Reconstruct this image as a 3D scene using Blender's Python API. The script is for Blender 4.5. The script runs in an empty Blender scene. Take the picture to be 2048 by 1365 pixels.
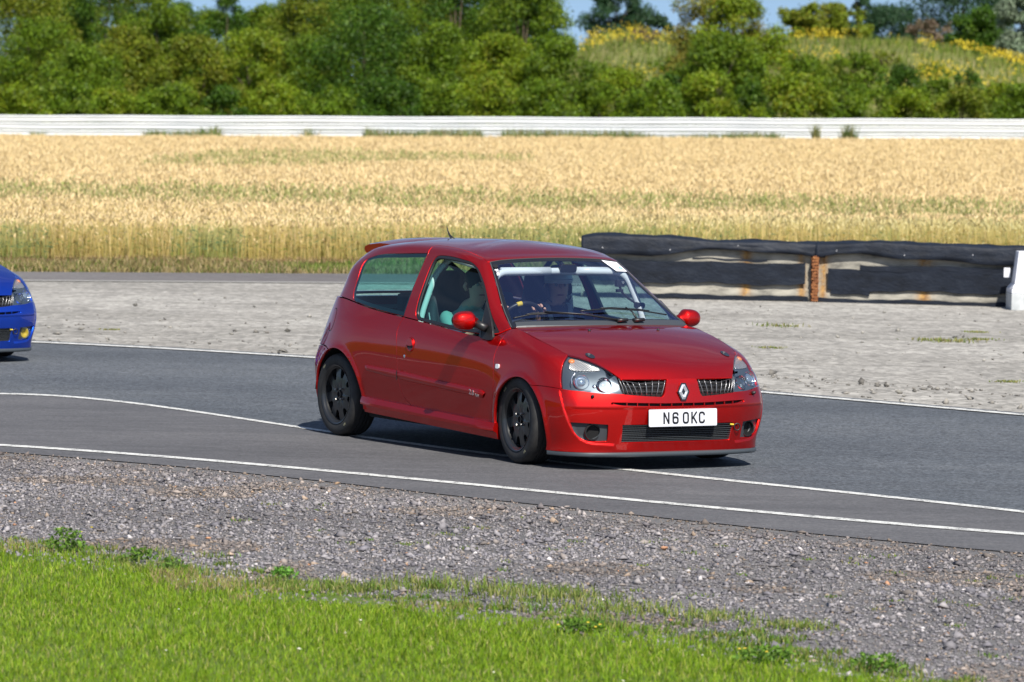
import bpy, math, random, json
import numpy as np
from mathutils import Vector, Matrix
from mathutils.geometry import delaunay_2d_cdt

rng = np.random.default_rng(7)
random.seed(7)
SC = bpy.context.scene
COL = SC.collection

# ------------------------------------------------------------------ camera
cam = bpy.data.cameras.new('camera')
camo = bpy.data.objects.new('camera', cam)
COL.objects.link(camo)
CAMZ = 2.3774
right = Vector((0.999814, 0.001038, 0.019241)); up = Vector((-0.019269, 0.053860, 0.998363)); fwd = right.cross(up) * -1
camo.matrix_world = Matrix(((right.x, up.x, -fwd.x, 0), (right.y, up.y, -fwd.y, 0), (right.z, up.z, -fwd.z, CAMZ), (0, 0, 0, 1)))
cam.sensor_width = 36; cam.lens = 9000.09 / 2048 * 36
cam.clip_start = 1; cam.clip_end = 6000
cam.dof.use_dof = True; cam.dof.focus_distance = 28.8; cam.dof.aperture_fstop = 6.3
SC.camera = camo

# ------------------------------------------------------------------ sky and sun
SUN = Vector((0.274, -0.85, 0.98)).normalized()
el = math.asin(SUN.z)
world = bpy.data.worlds.new('World'); SC.world = world; world.use_nodes = True
nt = world.node_tree; nt.nodes.clear()
sky = nt.nodes.new('ShaderNodeTexSky'); sky.sky_type = 'NISHITA'; sky.sun_disc = False
sky.sun_elevation = el; sky.sun_rotation = math.atan2(SUN.x, SUN.y)
sky.air_density = 1.0; sky.dust_density = 0.6; sky.ozone_density = 2.0
# thin broken cloud in the sky
tc = nt.nodes.new('ShaderNodeTexCoord'); mp = nt.nodes.new('ShaderNodeMapping'); mp.inputs['Scale'].default_value = (1.0, 1.0, 3.5)
nz = nt.nodes.new('ShaderNodeTexNoise'); nz.inputs['Scale'].default_value = 2.2; nz.inputs['Detail'].default_value = 7; nz.inputs['Roughness'].default_value = 0.6
cr = nt.nodes.new('ShaderNodeValToRGB'); cr.color_ramp.elements[0].position = 0.50; cr.color_ramp.elements[1].position = 0.78
cr.color_ramp.elements[0].color = (0, 0, 0, 1); cr.color_ramp.elements[1].color = (.45, .45, .45, 1)
mx = nt.nodes.new('ShaderNodeMix'); mx.data_type = 'RGBA'; mx.inputs['B'].default_value = (6.2, 6.6, 7.6, 1)
bg = nt.nodes.new('ShaderNodeBackground'); bg.inputs['Strength'].default_value = 0.078
out = nt.nodes.new('ShaderNodeOutputWorld')
nt.links.new(tc.outputs['Generated'], mp.inputs['Vector']); nt.links.new(mp.outputs[0], nz.inputs['Vector'])
nt.links.new(nz.outputs['Fac'], cr.inputs['Fac']); nt.links.new(cr.outputs['Color'], mx.inputs['Factor'])
lift = nt.nodes.new('ShaderNodeVectorMath'); lift.operation = 'ADD'; lift.inputs[1].default_value = (0, 0, .16)
nt.links.new(tc.outputs['Generated'], lift.inputs[0]); nt.links.new(lift.outputs[0], sky.inputs['Vector'])
nt.links.new(sky.outputs[0], mx.inputs['A']); nt.links.new(mx.outputs['Result'], bg.inputs['Color']); nt.links.new(bg.outputs[0], out.inputs['Surface'])
sun = bpy.data.lights.new('sun', 'SUN'); sun.energy = 4.6; sun.angle = math.radians(0.53); sun.color = (1.0, 0.95, 0.86)
suno = bpy.data.objects.new('sun', sun); COL.objects.link(suno); suno.location = (0, 0, 60)
suno.rotation_euler = SUN.to_track_quat('Z', 'Y').to_euler()
SC.view_settings.view_transform = 'Standard'; SC.view_settings.look = 'None'; SC.view_settings.exposure = 0.72; SC.view_settings.gamma = 1
SC.cycles.max_bounces = 8; SC.cycles.transparent_max_bounces = 12; SC.cycles.glossy_bounces = 4; SC.cycles.caustics_reflective = False; SC.cycles.caustics_refractive = False
SC.cycles.sample_clamp_indirect = 6

# ------------------------------------------------------------------ materials
MATS = {}
def pmat(name, color=(.5, .5, .5), rough=.5, metal=0, coat=0, spec=.5, **kw):
    if name in MATS: return MATS[name]
    m = bpy.data.materials.new(name); m.use_nodes = True; MATS[name] = m
    b = m.node_tree.nodes['Principled BSDF']
    b.inputs['Base Color'].default_value = (*color, 1); b.inputs['Roughness'].default_value = rough
    b.inputs['Metallic'].default_value = metal; b.inputs['Specular IOR Level'].default_value = spec
    b.inputs['Coat Weight'].default_value = coat; b.inputs['Coat Roughness'].default_value = .03
    for k, v in kw.items(): b.inputs[k].default_value = v
    return m
class NG:
    """small helper to write node graphs"""
    def __init__(s, m): s.m = m; s.t = m.node_tree; s.b = s.t.nodes.get('Principled BSDF')
    def n(s, typ, **kw):
        x = s.t.nodes.new('ShaderNode' + typ)
        for k, v in kw.items():
            if hasattr(x, k) and not k[0].isupper(): setattr(x, k, v)
        return x
    def link(s, a, b): s.t.links.new(a, b)
    def coord(s, kind='Object', scale=(1, 1, 1), rot=(0, 0, 0)):
        c = s.n('TexCoord'); m = s.n('Mapping'); m.inputs['Scale'].default_value = scale; m.inputs['Rotation'].default_value = rot
        s.link(c.outputs[kind], m.inputs['Vector']); return m.outputs[0]
    def noise(s, scale, detail=4, rough=.55, vec=None, dist=0):
        x = s.n('TexNoise'); x.inputs['Scale'].default_value = scale; x.inputs['Detail'].default_value = detail
        x.inputs['Roughness'].default_value = rough; x.inputs['Distortion'].default_value = dist
        if vec is not None: s.link(vec, x.inputs['Vector'])
        return x.outputs['Fac']
    def vor(s, scale, vec=None, out='Distance', feature='F1'):
        x = s.n('TexVoronoi'); x.feature = feature; x.inputs['Scale'].default_value = scale
        if vec is not None: s.link(vec, x.inputs['Vector'])
        return x.outputs[out]
    def ramp(s, fac, stops, interp='LINEAR'):
        r = s.n('ValToRGB'); e = r.color_ramp.elements; r.color_ramp.interpolation = interp
        while len(e) < len(stops): e.new(.5)
        for q, (p, c) in zip(e, stops):
            q.position = p; q.color = (*c, 1) if len(c) == 3 else c
        s.link(fac, r.inputs['Fac']); return r.outputs['Color']
    def mix(s, fac, a, b, mode='MIX'):
        x = s.n('Mix'); x.data_type = 'RGBA'; x.blend_type = mode
        for key, v in (('Factor', fac), ('A', a), ('B', b)):
            if isinstance(v, (int, float)): x.inputs[key].default_value = v
            elif isinstance(v, tuple): x.inputs[key].default_value = (*v, 1)
            else: s.link(v, x.inputs[key])
        return x.outputs['Result']
    def math(s, op, a, b=0.0):
        x = s.n('Math'); x.operation = op
        for i, v in enumerate((a, b)):
            if isinstance(v, (int, float)): x.inputs[i].default_value = v
            else: s.link(v, x.inputs[i])
        return x.outputs[0]
    def bump(s, h, strength=.3, dist=.01):
        x = s.n('Bump'); x.inputs['Strength'].default_value = strength; x.inputs['Distance'].default_value = dist
        s.link(h, x.inputs['Height']); s.link(x.outputs[0], s.b.inputs['Normal']); return x
    def attr(s, name):
        x = s.n('Attribute'); x.attribute_name = name; return x.outputs['Color']

def paint(name, col, deep):
    m = pmat(name, col, rough=.4, metal=.83, coat=1.0); g = NG(m)
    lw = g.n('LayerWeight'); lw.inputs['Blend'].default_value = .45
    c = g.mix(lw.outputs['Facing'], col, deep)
    g.link(c, g.b.inputs['Base Color']); g.b.inputs['Coat IOR'].default_value = 1.43; g.b.inputs['Specular Tint'].default_value = (*[min(1, .25 + x * 1.2) for x in col], 1)
    fl = g.noise(420, 2, .6, g.coord('Object')); g.link(g.ramp(fl, [(.3, (.36,) * 3), (.7, (.48,) * 3)]), g.b.inputs['Roughness'])
    return m
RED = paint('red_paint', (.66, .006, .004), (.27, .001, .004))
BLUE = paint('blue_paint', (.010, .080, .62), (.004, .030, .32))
BLACK = pmat('black_trim', (.012, .012, .013), .42)
GBLACK = pmat('gloss_black', (.010, .010, .012), .12, coat=.4)
GREYP = pmat('grey_plastic', (.040, .045, .052), .48)
DARK = pmat('dark_cavity', (.004, .004, .005), .9)
RUBBER = pmat('tyre_rubber', (.016, .016, .017), .72)
g = NG(RUBBER); g.link(g.ramp(g.noise(9, 5), [(.35, (.012, .012, .013)), (.75, (.030, .029, .028))]), g.b.inputs['Base Color'])
RIM = pmat('black_wheel', (.014, .015, .017), .30, coat=.3)
CHROME = pmat('chrome', (.75, .77, .80), .12, metal=1)
SILVER = pmat('silver', (.62, .63, .66), .28, metal=.8)
STEEL = pmat('brake_steel', (.30, .29, .28), .4, metal=.8)
WHITEP = pmat('plate_white', (.60, .61, .66), .35)
INK = pmat('plate_black', (.008, .008, .009), .4)
CAGE = pmat('white_cage', (.80, .82, .82), .35)
LAMPGREY = pmat('lamp_bezel', (.075, .090, .105), .28, metal=.3)
SKIN = pmat('skin', (.52, .27, .19), .5); SKIN.node_tree.nodes['Principled BSDF'].inputs['Subsurface Weight'].default_value = .05
SEATF = pmat('seat_fabric', (.020, .024, .034), .85)
def glass(name, tint, ior=1.5, rough=0.0, gl=(1, 1, 1)):
    m = bpy.data.materials.new(name); m.use_nodes = True; MATS[name] = m; t = m.node_tree; t.nodes.clear()
    tr = t.nodes.new('ShaderNodeBsdfTransparent'); tr.inputs[0].default_value = (*tint, 1)
    gs = t.nodes.new('ShaderNodeBsdfGlossy'); gs.inputs['Roughness'].default_value = rough; gs.inputs['Color'].default_value = (*gl, 1)
    lw = t.nodes.new('ShaderNodeLayerWeight'); lw.inputs['Blend'].default_value = .5; f0 = ((ior - 1) / (ior + 1)) ** 2
    pw = t.nodes.new('ShaderNodeMath'); pw.operation = 'POWER'; pw.inputs[1].default_value = 5; t.links.new(lw.outputs['Facing'], pw.inputs[0])
    fr = t.nodes.new('ShaderNodeMath'); fr.operation = 'MULTIPLY_ADD'; fr.inputs[1].default_value = 1 - f0; fr.inputs[2].default_value = f0; t.links.new(pw.outputs[0], fr.inputs[0])
    mxs = t.nodes.new('ShaderNodeMixShader'); o = t.nodes.new('ShaderNodeOutputMaterial')
    t.links.new(fr.outputs[0], mxs.inputs[0]); t.links.new(tr.outputs[0], mxs.inputs[1]); t.links.new(gs.outputs[0], mxs.inputs[2]); t.links.new(mxs.outputs[0], o.inputs[0])
    return m
SIDEGLASS = glass('tinted_side_glass', (.50, .82, .80), 1.5)
SCREENGLASS = glass('windscreen_glass', (.80, .86, .90), 2.6, gl=(.66, .70, 1.0))
LAMPGLASS = glass('lamp_glass', (.86, .90, .94), 1.6)
YELLOWG = glass('yellow_lamp_glass', (.9, .75, .05), 1.5)

# ------------------------------------------------------------------ mesh helpers
def link(o, parent=None):
    COL.objects.link(o)
    if parent is not None: o.parent = parent
    return o
def tag(o, label=None, cat=None, group=None, kind=None):
    if label: o['label'] = label
    if cat: o['category'] = cat
    if group: o['group'] = group
    if kind: o['kind'] = kind
    return o
def empty(name, loc=(0, 0, 0), rz=0):
    o = bpy.data.objects.new(name, None); o.empty_display_size = .3; COL.objects.link(o)
    o.location = loc; o.rotation_euler = (0, 0, rz); return o
def mesh_obj(name, verts, faces, mat, parent=None, smooth=False, normals=None):
    me = bpy.data.meshes.new(name); me.from_pydata([tuple(v) for v in verts], [], [tuple(f) for f in faces]); me.update()
    me.materials.append(mat)
    if smooth or normals is not None: me.polygons.foreach_set('use_smooth', [True] * len(me.polygons))
    if normals is not None: me.normals_split_custom_set_from_vertices([tuple(n) for n in normals])
    return link(bpy.data.objects.new(name, me), parent)
def big_mesh(name, V, F, mat, parent=None, colors=None, smooth=False):
    """fast mesh from numpy arrays; F is (n,3) or (n,4); colors per vertex"""
    me = bpy.data.meshes.new(name); V = np.ascontiguousarray(V, np.float32); F = np.ascontiguousarray(F, np.int32); k = F.shape[1]
    me.vertices.add(len(V)); me.vertices.foreach_set('co', V.ravel()); me.loops.add(F.size); me.loops.foreach_set('vertex_index', F.ravel())
    me.polygons.add(len(F)); me.polygons.foreach_set('loop_start', np.arange(0, F.size, k, dtype=np.int32)); me.polygons.foreach_set('loop_total', np.full(len(F), k, np.int32))
    if smooth: me.polygons.foreach_set('use_smooth', np.ones(len(F), bool))
    me.update(calc_edges=True)
    if colors is not None:
        a = me.color_attributes.new('tint', 'FLOAT_COLOR', 'POINT'); c = np.ones((len(V), 4), np.float32); c[:, :3] = colors; a.data.foreach_set('color', c.ravel())
    me.materials.append(mat); return link(bpy.data.objects.new(name, me), parent)
class MB:
    """collects simple solids into one mesh"""
    def __init__(s): s.v = []; s.f = []
    def add(s, V, F):
        o = len(s.v); s.v += [tuple(v) for v in V]; s.f += [tuple(i + o for i in f) for f in F]; return s
    def box(s, c, d, M=None):
        x, y, z = d[0] / 2, d[1] / 2, d[2] / 2
        V = [Vector((a * x, b * y, e * z)) for a in (-1, 1) for b in (-1, 1) for e in (-1, 1)]
        if M is not None: V = [M @ v for v in V]
        V = [v + Vector(c) for v in V]
        return s.add(V, [(0, 1, 3, 2), (4, 6, 7, 5), (0, 4, 5, 1), (2, 3, 7, 6), (0, 2, 6, 4), (1, 5, 7, 3)])
    def tube(s, path, r, n=10, cap=True, closed=False, flat=1.0):
        P = [Vector(p) for p in path]; m = len(P); R = r if hasattr(r, '__len__') else [r] * m; V = []; ref = None
        for i, p in enumerate(P):
            a = P[(i - 1) % m] if (i or closed) else p; b = P[(i + 1) % m] if (i < m - 1 or closed) else p
            t = (b - a).normalized()
            if ref is None: ref = t.orthogonal().normalized() if flat == 1.0 else Vector((0, 0, 1))
            u = (ref - t * ref.dot(t)).normalized(); w = t.cross(u); ref = u
            V += [p + (u * math.cos(q) * R[i] * flat + w * math.sin(q) * R[i]) for q in [2 * math.pi * k / n for k in range(n)]]
        F = []
        for i in range(m if closed else m - 1):
            for k in range(n):
                a, b = i * n + k, i * n + (k + 1) % n; c, d = ((i + 1) % m) * n + (k + 1) % n, ((i + 1) % m) * n + k
                F.append((a, b, c, d))
        if cap and not closed: F += [tuple(range(n))[::-1], tuple(range((m - 1) * n, m * n))]
        return s.add(V, F)
    def lathe(s, prof, n=48, M=None, axis='Y', closed=False):
        """prof: (radius, along axis)"""
        V = []; m = len(prof)
        for k in range(n):
            a = 2 * math.pi * k / n; c, d = math.cos(a), math.sin(a)
            for r, h in prof: V.append(Vector((r * c, h, r * d)) if axis == 'Y' else Vector((r * c, r * d, h)) if axis == 'Z' else Vector((h, r * c, r * d)))
        if M is not None: V = [M @ v for v in V]
        F = []
        for k in range(n):
            k2 = (k + 1) % n
            for i in range(m if closed else m - 1):
                j = (i + 1) % m; F.append((k * m + i, k * m + j, k2 * m + j, k2 * m + i))
        return s.add(V, F)
    def prism(s, poly, fn, a, b):
        """poly 2D outline (convex or star-shaped) swept between depths a and b by fn(x, y, depth)"""
        n = len(poly); V = [fn(x, y, a) for x, y in poly] + [fn(x, y, b) for x, y in poly]
        F = [tuple(range(n)), tuple(range(2 * n - 1, n - 1, -1))] + [(i + n, (i + 1) % n + n, (i + 1) % n, i) for i in range(n)]
        return s.add(V, F)
    def build(s, name, mat, parent=None, smooth=False, subd=0, bevel=0, fixn=True):
        me = bpy.data.meshes.new(name); me.from_pydata([tuple(v) for v in s.v], [], s.f); me.update(); me.materials.append(mat)
        if fixn or bevel:
            import bmesh
            bm = bmesh.new(); bm.from_mesh(me)
            if bevel: bmesh.ops.bevel(bm, geom=[e for e in bm.edges if len(e.link_faces) == 2 and e.calc_face_angle(0) > .6], offset=bevel, segments=2, affect='EDGES', profile=.6)
            bmesh.ops.recalc_face_normals(bm, faces=bm.faces); bm.to_mesh(me); bm.free()
        if smooth: me.polygons.foreach_set('use_smooth', [True] * len(me.polygons))
        o = link(bpy.data.objects.new(name, me), parent)
        if smooth == 'auto': bake_smooth(o, 40)
        if subd:
            md = o.modifiers.new('s', 'SUBSURF'); md.levels = md.render_levels = subd
            apply_mods(o)
        return o
def bake_smooth(o, deg):
    me = o.data; me.set_sharp_from_angle(angle=math.radians(deg))
def apply_mods(o):
    dg = bpy.context.evaluated_depsgraph_get(); dg.update(); me = bpy.data.meshes.new_from_object(o.evaluated_get(dg))
    o.modifiers.clear(); old = o.data; o.data = me; me.name = o.name; bpy.data.meshes.remove(old)
def text_mesh(name, txt, size, mat, parent, M, depth=.0008, shear=0, sx=1.0):
    cu = bpy.data.curves.new(name, 'FONT'); cu.body = txt; cu.size = size; cu.extrude = depth; cu.shear = shear; cu.align_x = 'CENTER'; cu.align_y = 'CENTER'
    t = bpy.data.objects.new(name, cu); COL.objects.link(t); dg = bpy.context.evaluated_depsgraph_get(); dg.update()
    me = bpy.data.meshes.new_from_object(t.evaluated_get(dg)); bpy.data.objects.remove(t)
    me.transform(M @ Matrix.Diagonal((sx, 1, 1, 1))); me.materials.clear(); me.materials.append(mat); me.name = name
    return link(bpy.data.objects.new(name, me), parent)
def children(o): return [c for c in bpy.data.objects if c.parent == o]
def copy_tree(o, parent=None, skip=()):
    c = o.copy(); COL.objects.link(c); c.parent = parent
    for ch in children(o):
        if ch.name.split('.')[0] not in skip: copy_tree(ch, c, skip)
    return c

def split_loose(names):
    """one object per separate piece for parts that come in several"""
    import bmesh
    for o in [o for o in bpy.data.objects if o.type == 'MESH' and o.name.split('.')[0] in names]:
        bm = bmesh.new(); bm.from_mesh(o.data); bm.verts.ensure_lookup_table(); seen = set(); comps = []
        for v in bm.verts:
            if v.index in seen: continue
            st = [v]; seen.add(v.index); c = []
            while st:
                a = st.pop(); c.append(a.index)
                for e in a.link_edges:
                    b = e.other_vert(a)
                    if b.index not in seen: seen.add(b.index); st.append(b)
            comps.append(set(c))
        bm.free()
        if len(comps) < 2: continue
        for c in comps:
            mpn = {}; V = []; F = []
            for i in sorted(c): mpn[i] = len(V); V.append(tuple(o.data.vertices[i].co))
            for p in o.data.polygons:
                if p.vertices[0] in c: F.append([mpn[i] for i in p.vertices])
            me = bpy.data.meshes.new(o.data.name); me.from_pydata(V, [], F); me.update(); me.materials.append(o.data.materials[0]); me.polygons.foreach_set('use_smooth', [o.data.polygons[0].use_smooth] * len(F))
            if o.data.polygons[0].use_smooth: me.set_sharp_from_angle(angle=.7)
            n = o.copy(); n.data = me; COL.objects.link(n); n.parent = o.parent
            for ch in []: pass
        bpy.data.objects.remove(o)

# ==================================================================== the hatchback
# ---------- uniform bicubic B-spline patches from control nets ----------
def bs_basis(n, t):
    """clamped-by-reflection uniform cubic; t in [0,n-1]"""
    i=np.clip(np.floor(t).astype(int),0,n-2); f=t-i
    w=np.stack([(1-f)**3,3*f**3-6*f**2+4,-3*f**3+3*f**2+3*f+1,f**3],-1)/6
    d=np.stack([-(1-f)**2,3*f**2-4*f,-3*f**2+2*f+1,f**2],-1)/2
    return i,w,d
MY=np.array([1,-1,1.])
def ext(P,m):
    """ghost rows and columns: mirrored about the centre plane where m says so, else extrapolated"""
    a=2*P[:1]-P[1:2]; b=P[-2:-1]*MY if 'V' in m else 2*P[-1:]-P[-2:-1]
    P=np.concatenate([a,P,b],0)
    a=P[:,1:2]*MY if 'u' in m else 2*P[:,:1]-P[:,1:2]; b=P[:,-2:-1]*MY if 'U' in m else 2*P[:,-1:]-P[:,-2:-1]
    return np.concatenate([a,P,b],1)
def ev(K,u,v,der=False):
    """P (rows v, cols u, 3); u,v arrays"""
    P,m=K; E=ext(P,m); u=np.asarray(u,float); v=np.asarray(v,float)
    iu,wu,du=bs_basis(P.shape[1],u); iv,wv,dv=bs_basis(P.shape[0],v)
    out=0;ou=0;ov=0
    for a in range(4):
        for b in range(4):
            Q=E[iv+a,iu+b]
            out=out+(wv[...,a]*wu[...,b])[...,None]*Q
            if der:
                ou=ou+(wv[...,a]*du[...,b])[...,None]*Q; ov=ov+(dv[...,a]*wu[...,b])[...,None]*Q
    if not der: return out
    N=np.cross(ou,ov); N/=np.linalg.norm(N,axis=-1,keepdims=True)+1e-12
    return out,N
def fitnet(T,k,m):
    """iterate so the surface passes (nearly) through the table points"""
    P=T.copy(); v,u=np.meshgrid(np.arange(T.shape[0]),np.arange(T.shape[1]),indexing='ij')
    for _ in range(k): P=P+(T-ev((P,m),u.astype(float),v.astype(float)))
    return P,m
# lower body, half with y>=0 (car's left). rows bottom->top, columns nose centre -> tail centre
def L_table():
    zs=[.115,.18,.28,.40,.50]
    # columns c0..c8 front plan, per row
    fx=[[.672,.670,.655,.625,.575,.500,.395,.22,.0],
        [.688,.686,.672,.640,.585,.51,.40,.22,.0],
        [.722,.718,.700,.664,.605,.53,.415,.23,.0],
        [.744,.740,.718,.680,.615,.535,.42,.235,.0],
        [.738,.734,.708,.665,.595,.515,.405,.23,.0]]
    fy=[[0,.2,.40,.545,.66,.730,.770,.785,.785],
        [0,.2,.40,.54,.655,.728,.772,.790,.79],
        [0,.2,.39,.53,.652,.730,.778,.800,.805],
        [0,.2,.39,.53,.655,.735,.782,.806,.815],
        [0,.2,.385,.52,.645,.726,.776,.803,.815]]
    rows=[]
    for k in range(5):
        rows.append([(fx[k][i],fy[k][i],zs[k]) for i in range(9)])
    # upper front rows (z varies): headlamp band and wing top
    rows.append([(.735,0,.545),(.730,.2,.545),(.70,.372,.545),(.645,.485,.565),(.56,.60,.60),(.465,.688,.63),(.36,.745,.655),(.21,.780,.665),(.0,.797,.665)])
    rows.append([(.731,0,.566),(.727,.2,.566),(.692,.40,.566),(.615,.485,.625),(.51,.575,.668),(.42,.655,.70),(.32,.708,.725),(.18,.750,.742),(-.02,.768,.765)])
    rows.append([(.726,0,.585),(.722,.2,.584),(.675,.425,.584),(.59,.488,.647),(.475,.572,.703),(.378,.640,.727),(.28,.662,.755),(.12,.680,.798),(-.06,.682,.838)])
    # side columns x
    sx=[-.25,-.42,-.85,-1.35,-1.85,-2.2,-2.5]
    ys={.115:.765,.18:.775,.28:.788,.40:.802,.50:.810,.62:.812,.72:.802}
    for k,z in enumerate(zs):
        for x in sx:
            y=ys[z]+ (.008 if x<-2.1 and z>.3 else 0)+(.004 if x==-.25 else 0)
            rows[k].append((x,y,z))
    belt=[(-.25,.688,.866),(-.42,.752,.802),(-.85,.768,.820),(-1.35,.766,.858),(-1.85,.758,.893),(-2.2,.740,.925),(-2.5,.700,.955)]
    r5=[(x,y,z) for x,y,z in zip(sx,[.805,.810,.812,.813,.815,.82,.80],[.665,.63,.635,.645,.655,.665,.675])]
    r6=[(x,y,z) for x,y,z in zip(sx,[.768,.792,.800,.800,.797,.795,.765],[.785,.73,.74,.765,.785,.81,.83])]
    rows[5]+=r5; rows[6]+=r6; rows[7]+=belt
    # tail
    tz=[.17,.23,.32,.42,.52,.66,.80,.965]
    tx=[-2.95,-2.98,-3.01,-3.025,-3.03,-2.985,-2.945,-2.90]
    for k in range(8):
        w=[.765,.775,.785,.79,.79,.765,.735,.69][k]; t=tx[k]; z=tz[k]
        zz=[rows[k][-1][2]*.5+z*.5,z,z,z,z]
        dx=t+3.03
        for (x,y),q in zip([(-2.74+dx*.8,w-.01),(-2.90+dx,w-.07),(-2.985+dx,w-.20),(-3.02+dx,w-.42),(-3.03+dx,0)],zz):
            rows[k].append((x,y,q))
    T=np.array(rows,float); T[2:6,5:8,1]+=.012; T[3:6,5,0]+=.008
    return T
def G_table():
    R=[]
    R.append([(-.15,0,.882),(-.165,.25,.882),(-.205,.48,.878),(-.262,.655,.868),(-.33,.735,.835),(-.45,.757,.815),(-.85,.768,.820),(-1.35,.766,.858),(-1.85,.758,.893),(-2.2,.740,.925),(-2.5,.700,.955),(-2.70,.64,.965),(-2.83,.48,.97),(-2.88,.25,.97),(-2.90,0,.97)])
    R.append([(-.36,0,1.01),(-.375,.25,1.01),(-.42,.455,1.005),(-.48,.612,.995),(-.545,.682,.985),(-.66,.706,.975),(-.95,.722,.965),(-1.38,.722,.985),(-1.86,.713,1.01),(-2.2,.695,1.03),(-2.47,.655,1.05),(-2.65,.59,1.055),(-2.78,.44,1.06),(-2.84,.22,1.06),(-2.855,0,1.06)])
    R.append([(-.61,0,1.16),(-.625,.24,1.16),(-.66,.42,1.155),(-.70,.545,1.145),(-.755,.605,1.14),(-.86,.632,1.135),(-1.08,.647,1.13),(-1.41,.650,1.14),(-1.87,.643,1.15),(-2.19,.628,1.155),(-2.43,.592,1.165),(-2.59,.53,1.17),(-2.72,.39,1.175),(-2.78,.2,1.175),(-2.795,0,1.175)])
    R.append([(-.845,0,1.298),(-.850,.22,1.296),(-.862,.385,1.288),(-.880,.480,1.275),(-.925,.53,1.265),(-1.0,.552,1.262),(-1.15,.566,1.275),(-1.44,.572,1.287),(-1.88,.566,1.285),(-2.16,.552,1.275),(-2.37,.520,1.262),(-2.52,.46,1.26),(-2.66,.34,1.265),(-2.72,.18,1.265),(-2.735,0,1.265)])
    R.append([(-.93,0,1.335),(-.935,.2,1.333),(-.95,.35,1.327),(-.98,.43,1.318),(-1.01,.475,1.315),(-1.07,.498,1.322),(-1.19,.513,1.337),(-1.45,.522,1.349),(-1.88,.515,1.343),(-2.14,.50,1.332),(-2.34,.47,1.315),(-2.47,.41,1.308),(-2.60,.30,1.308),(-2.66,.16,1.308),(-2.675,0,1.308)])
    R.append([(-1.06,0,1.368),(-1.07,.16,1.367),(-1.09,.27,1.364),(-1.12,.33,1.362),(-1.16,.365,1.362),(-1.21,.385,1.366),(-1.30,.395,1.373),(-1.5,.40,1.380),(-1.88,.395,1.373),(-2.1,.38,1.362),(-2.27,.355,1.35),(-2.37,.31,1.343),(-2.46,.23,1.338),(-2.52,.12,1.335),(-2.54,0,1.333)])
    R.append([(-1.25,0,1.393),(-1.26,.08,1.393),(-1.27,.13,1.392),(-1.30,.16,1.392),(-1.33,.175,1.392),(-1.37,.185,1.393),(-1.44,.19,1.395),(-1.56,.19,1.397),(-1.86,.19,1.391),(-2.03,.18,1.383),(-2.15,.165,1.375),(-2.22,.14,1.370),(-2.28,.10,1.365),(-2.32,.05,1.362),(-2.335,0,1.361)])
    R.append([(-1.36,0,1.398),(-1.365,0.0,1.398),(-1.37,0,1.398),(-1.39,0,1.398),(-1.42,0,1.399),(-1.47,0,1.400),(-1.53,0,1.400),(-1.62,0,1.400),(-1.84,0,1.395),(-1.97,0,1.390),(-2.07,0,1.384),(-2.13,0,1.379),(-2.17,0,1.376),(-2.20,0,1.373),(-2.21,0,1.372)])
    R=np.array(R,float)
    k=np.array([0,0,0,0,0,0,0,0,.0,.2,.6,.9,1,1,1.]); a=np.array([0,.5,1,1,.9,.5,.2,0])
    R[:,:,0]-=.045*a[:,None]*k; R[:,:,1]+=.05*a[:,None]*np.array([0]*9+[.2,.6,1,1,.5,0])
    R[3,3:7,1]+=.018; R[4,3:7,1]+=.030; R[5,3:7,1]+=.03; R[4,3:7,2]+=.004; R[0,4]=(-.33,.722,.836); R[0,3]=(-.262,.668,.868)
    f=np.array([0,0,0,.3,1,1,.8,.4])
    R[:,:,2]-=.016*f[:,None]*np.array([1,1,1,1,1,1,1,.5]+[0]*7)
    return R
def H_table():
    """bonnet: rows side seam -> centre line, columns cowl -> lip"""
    seam=np.array([(-.262,.672,.869),(-.06,.682,.838),(.12,.680,.798),(.28,.662,.755),(.378,.640,.727),(.475,.572,.703),(.59,.488,.647),(.675,.425,.584)])
    cx=np.array([-.15,0.02,.18,.33,.43,.53,.64,.726]); cz=np.interp(cx,[-.25,0,.2,.3,.4,.5,.6,.66,.70,.726],[.90,.866,.822,.795,.762,.722,.676,.642,.612,.585])
    cen=np.c_[cx,cx*0,cz]
    fr=[0,.08,.22,.42,.70,1.0]
    rows=[]
    for t in fr:
        s=t
        P=seam*(1-s)+cen*s
        # convexity: rise quickly off the seam
        k=1-(1-t)**2.6
        P[:,2]=seam[:,2]*(1-k)+cen[:,2]*k
        P[:,0]=seam[:,0]*(1-(1-(1-t)**1.6))+cen[:,0]*(1-(1-t)**1.6)
        rows.append(P)
    return np.array(rows)
LT,GT,HT=L_table(),G_table(),H_table()
NET={'L':fitnet(LT,4,'uU'),'G':fitnet(GT,4,'uUV'),'H':fitnet(HT,4,'V')}

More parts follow.
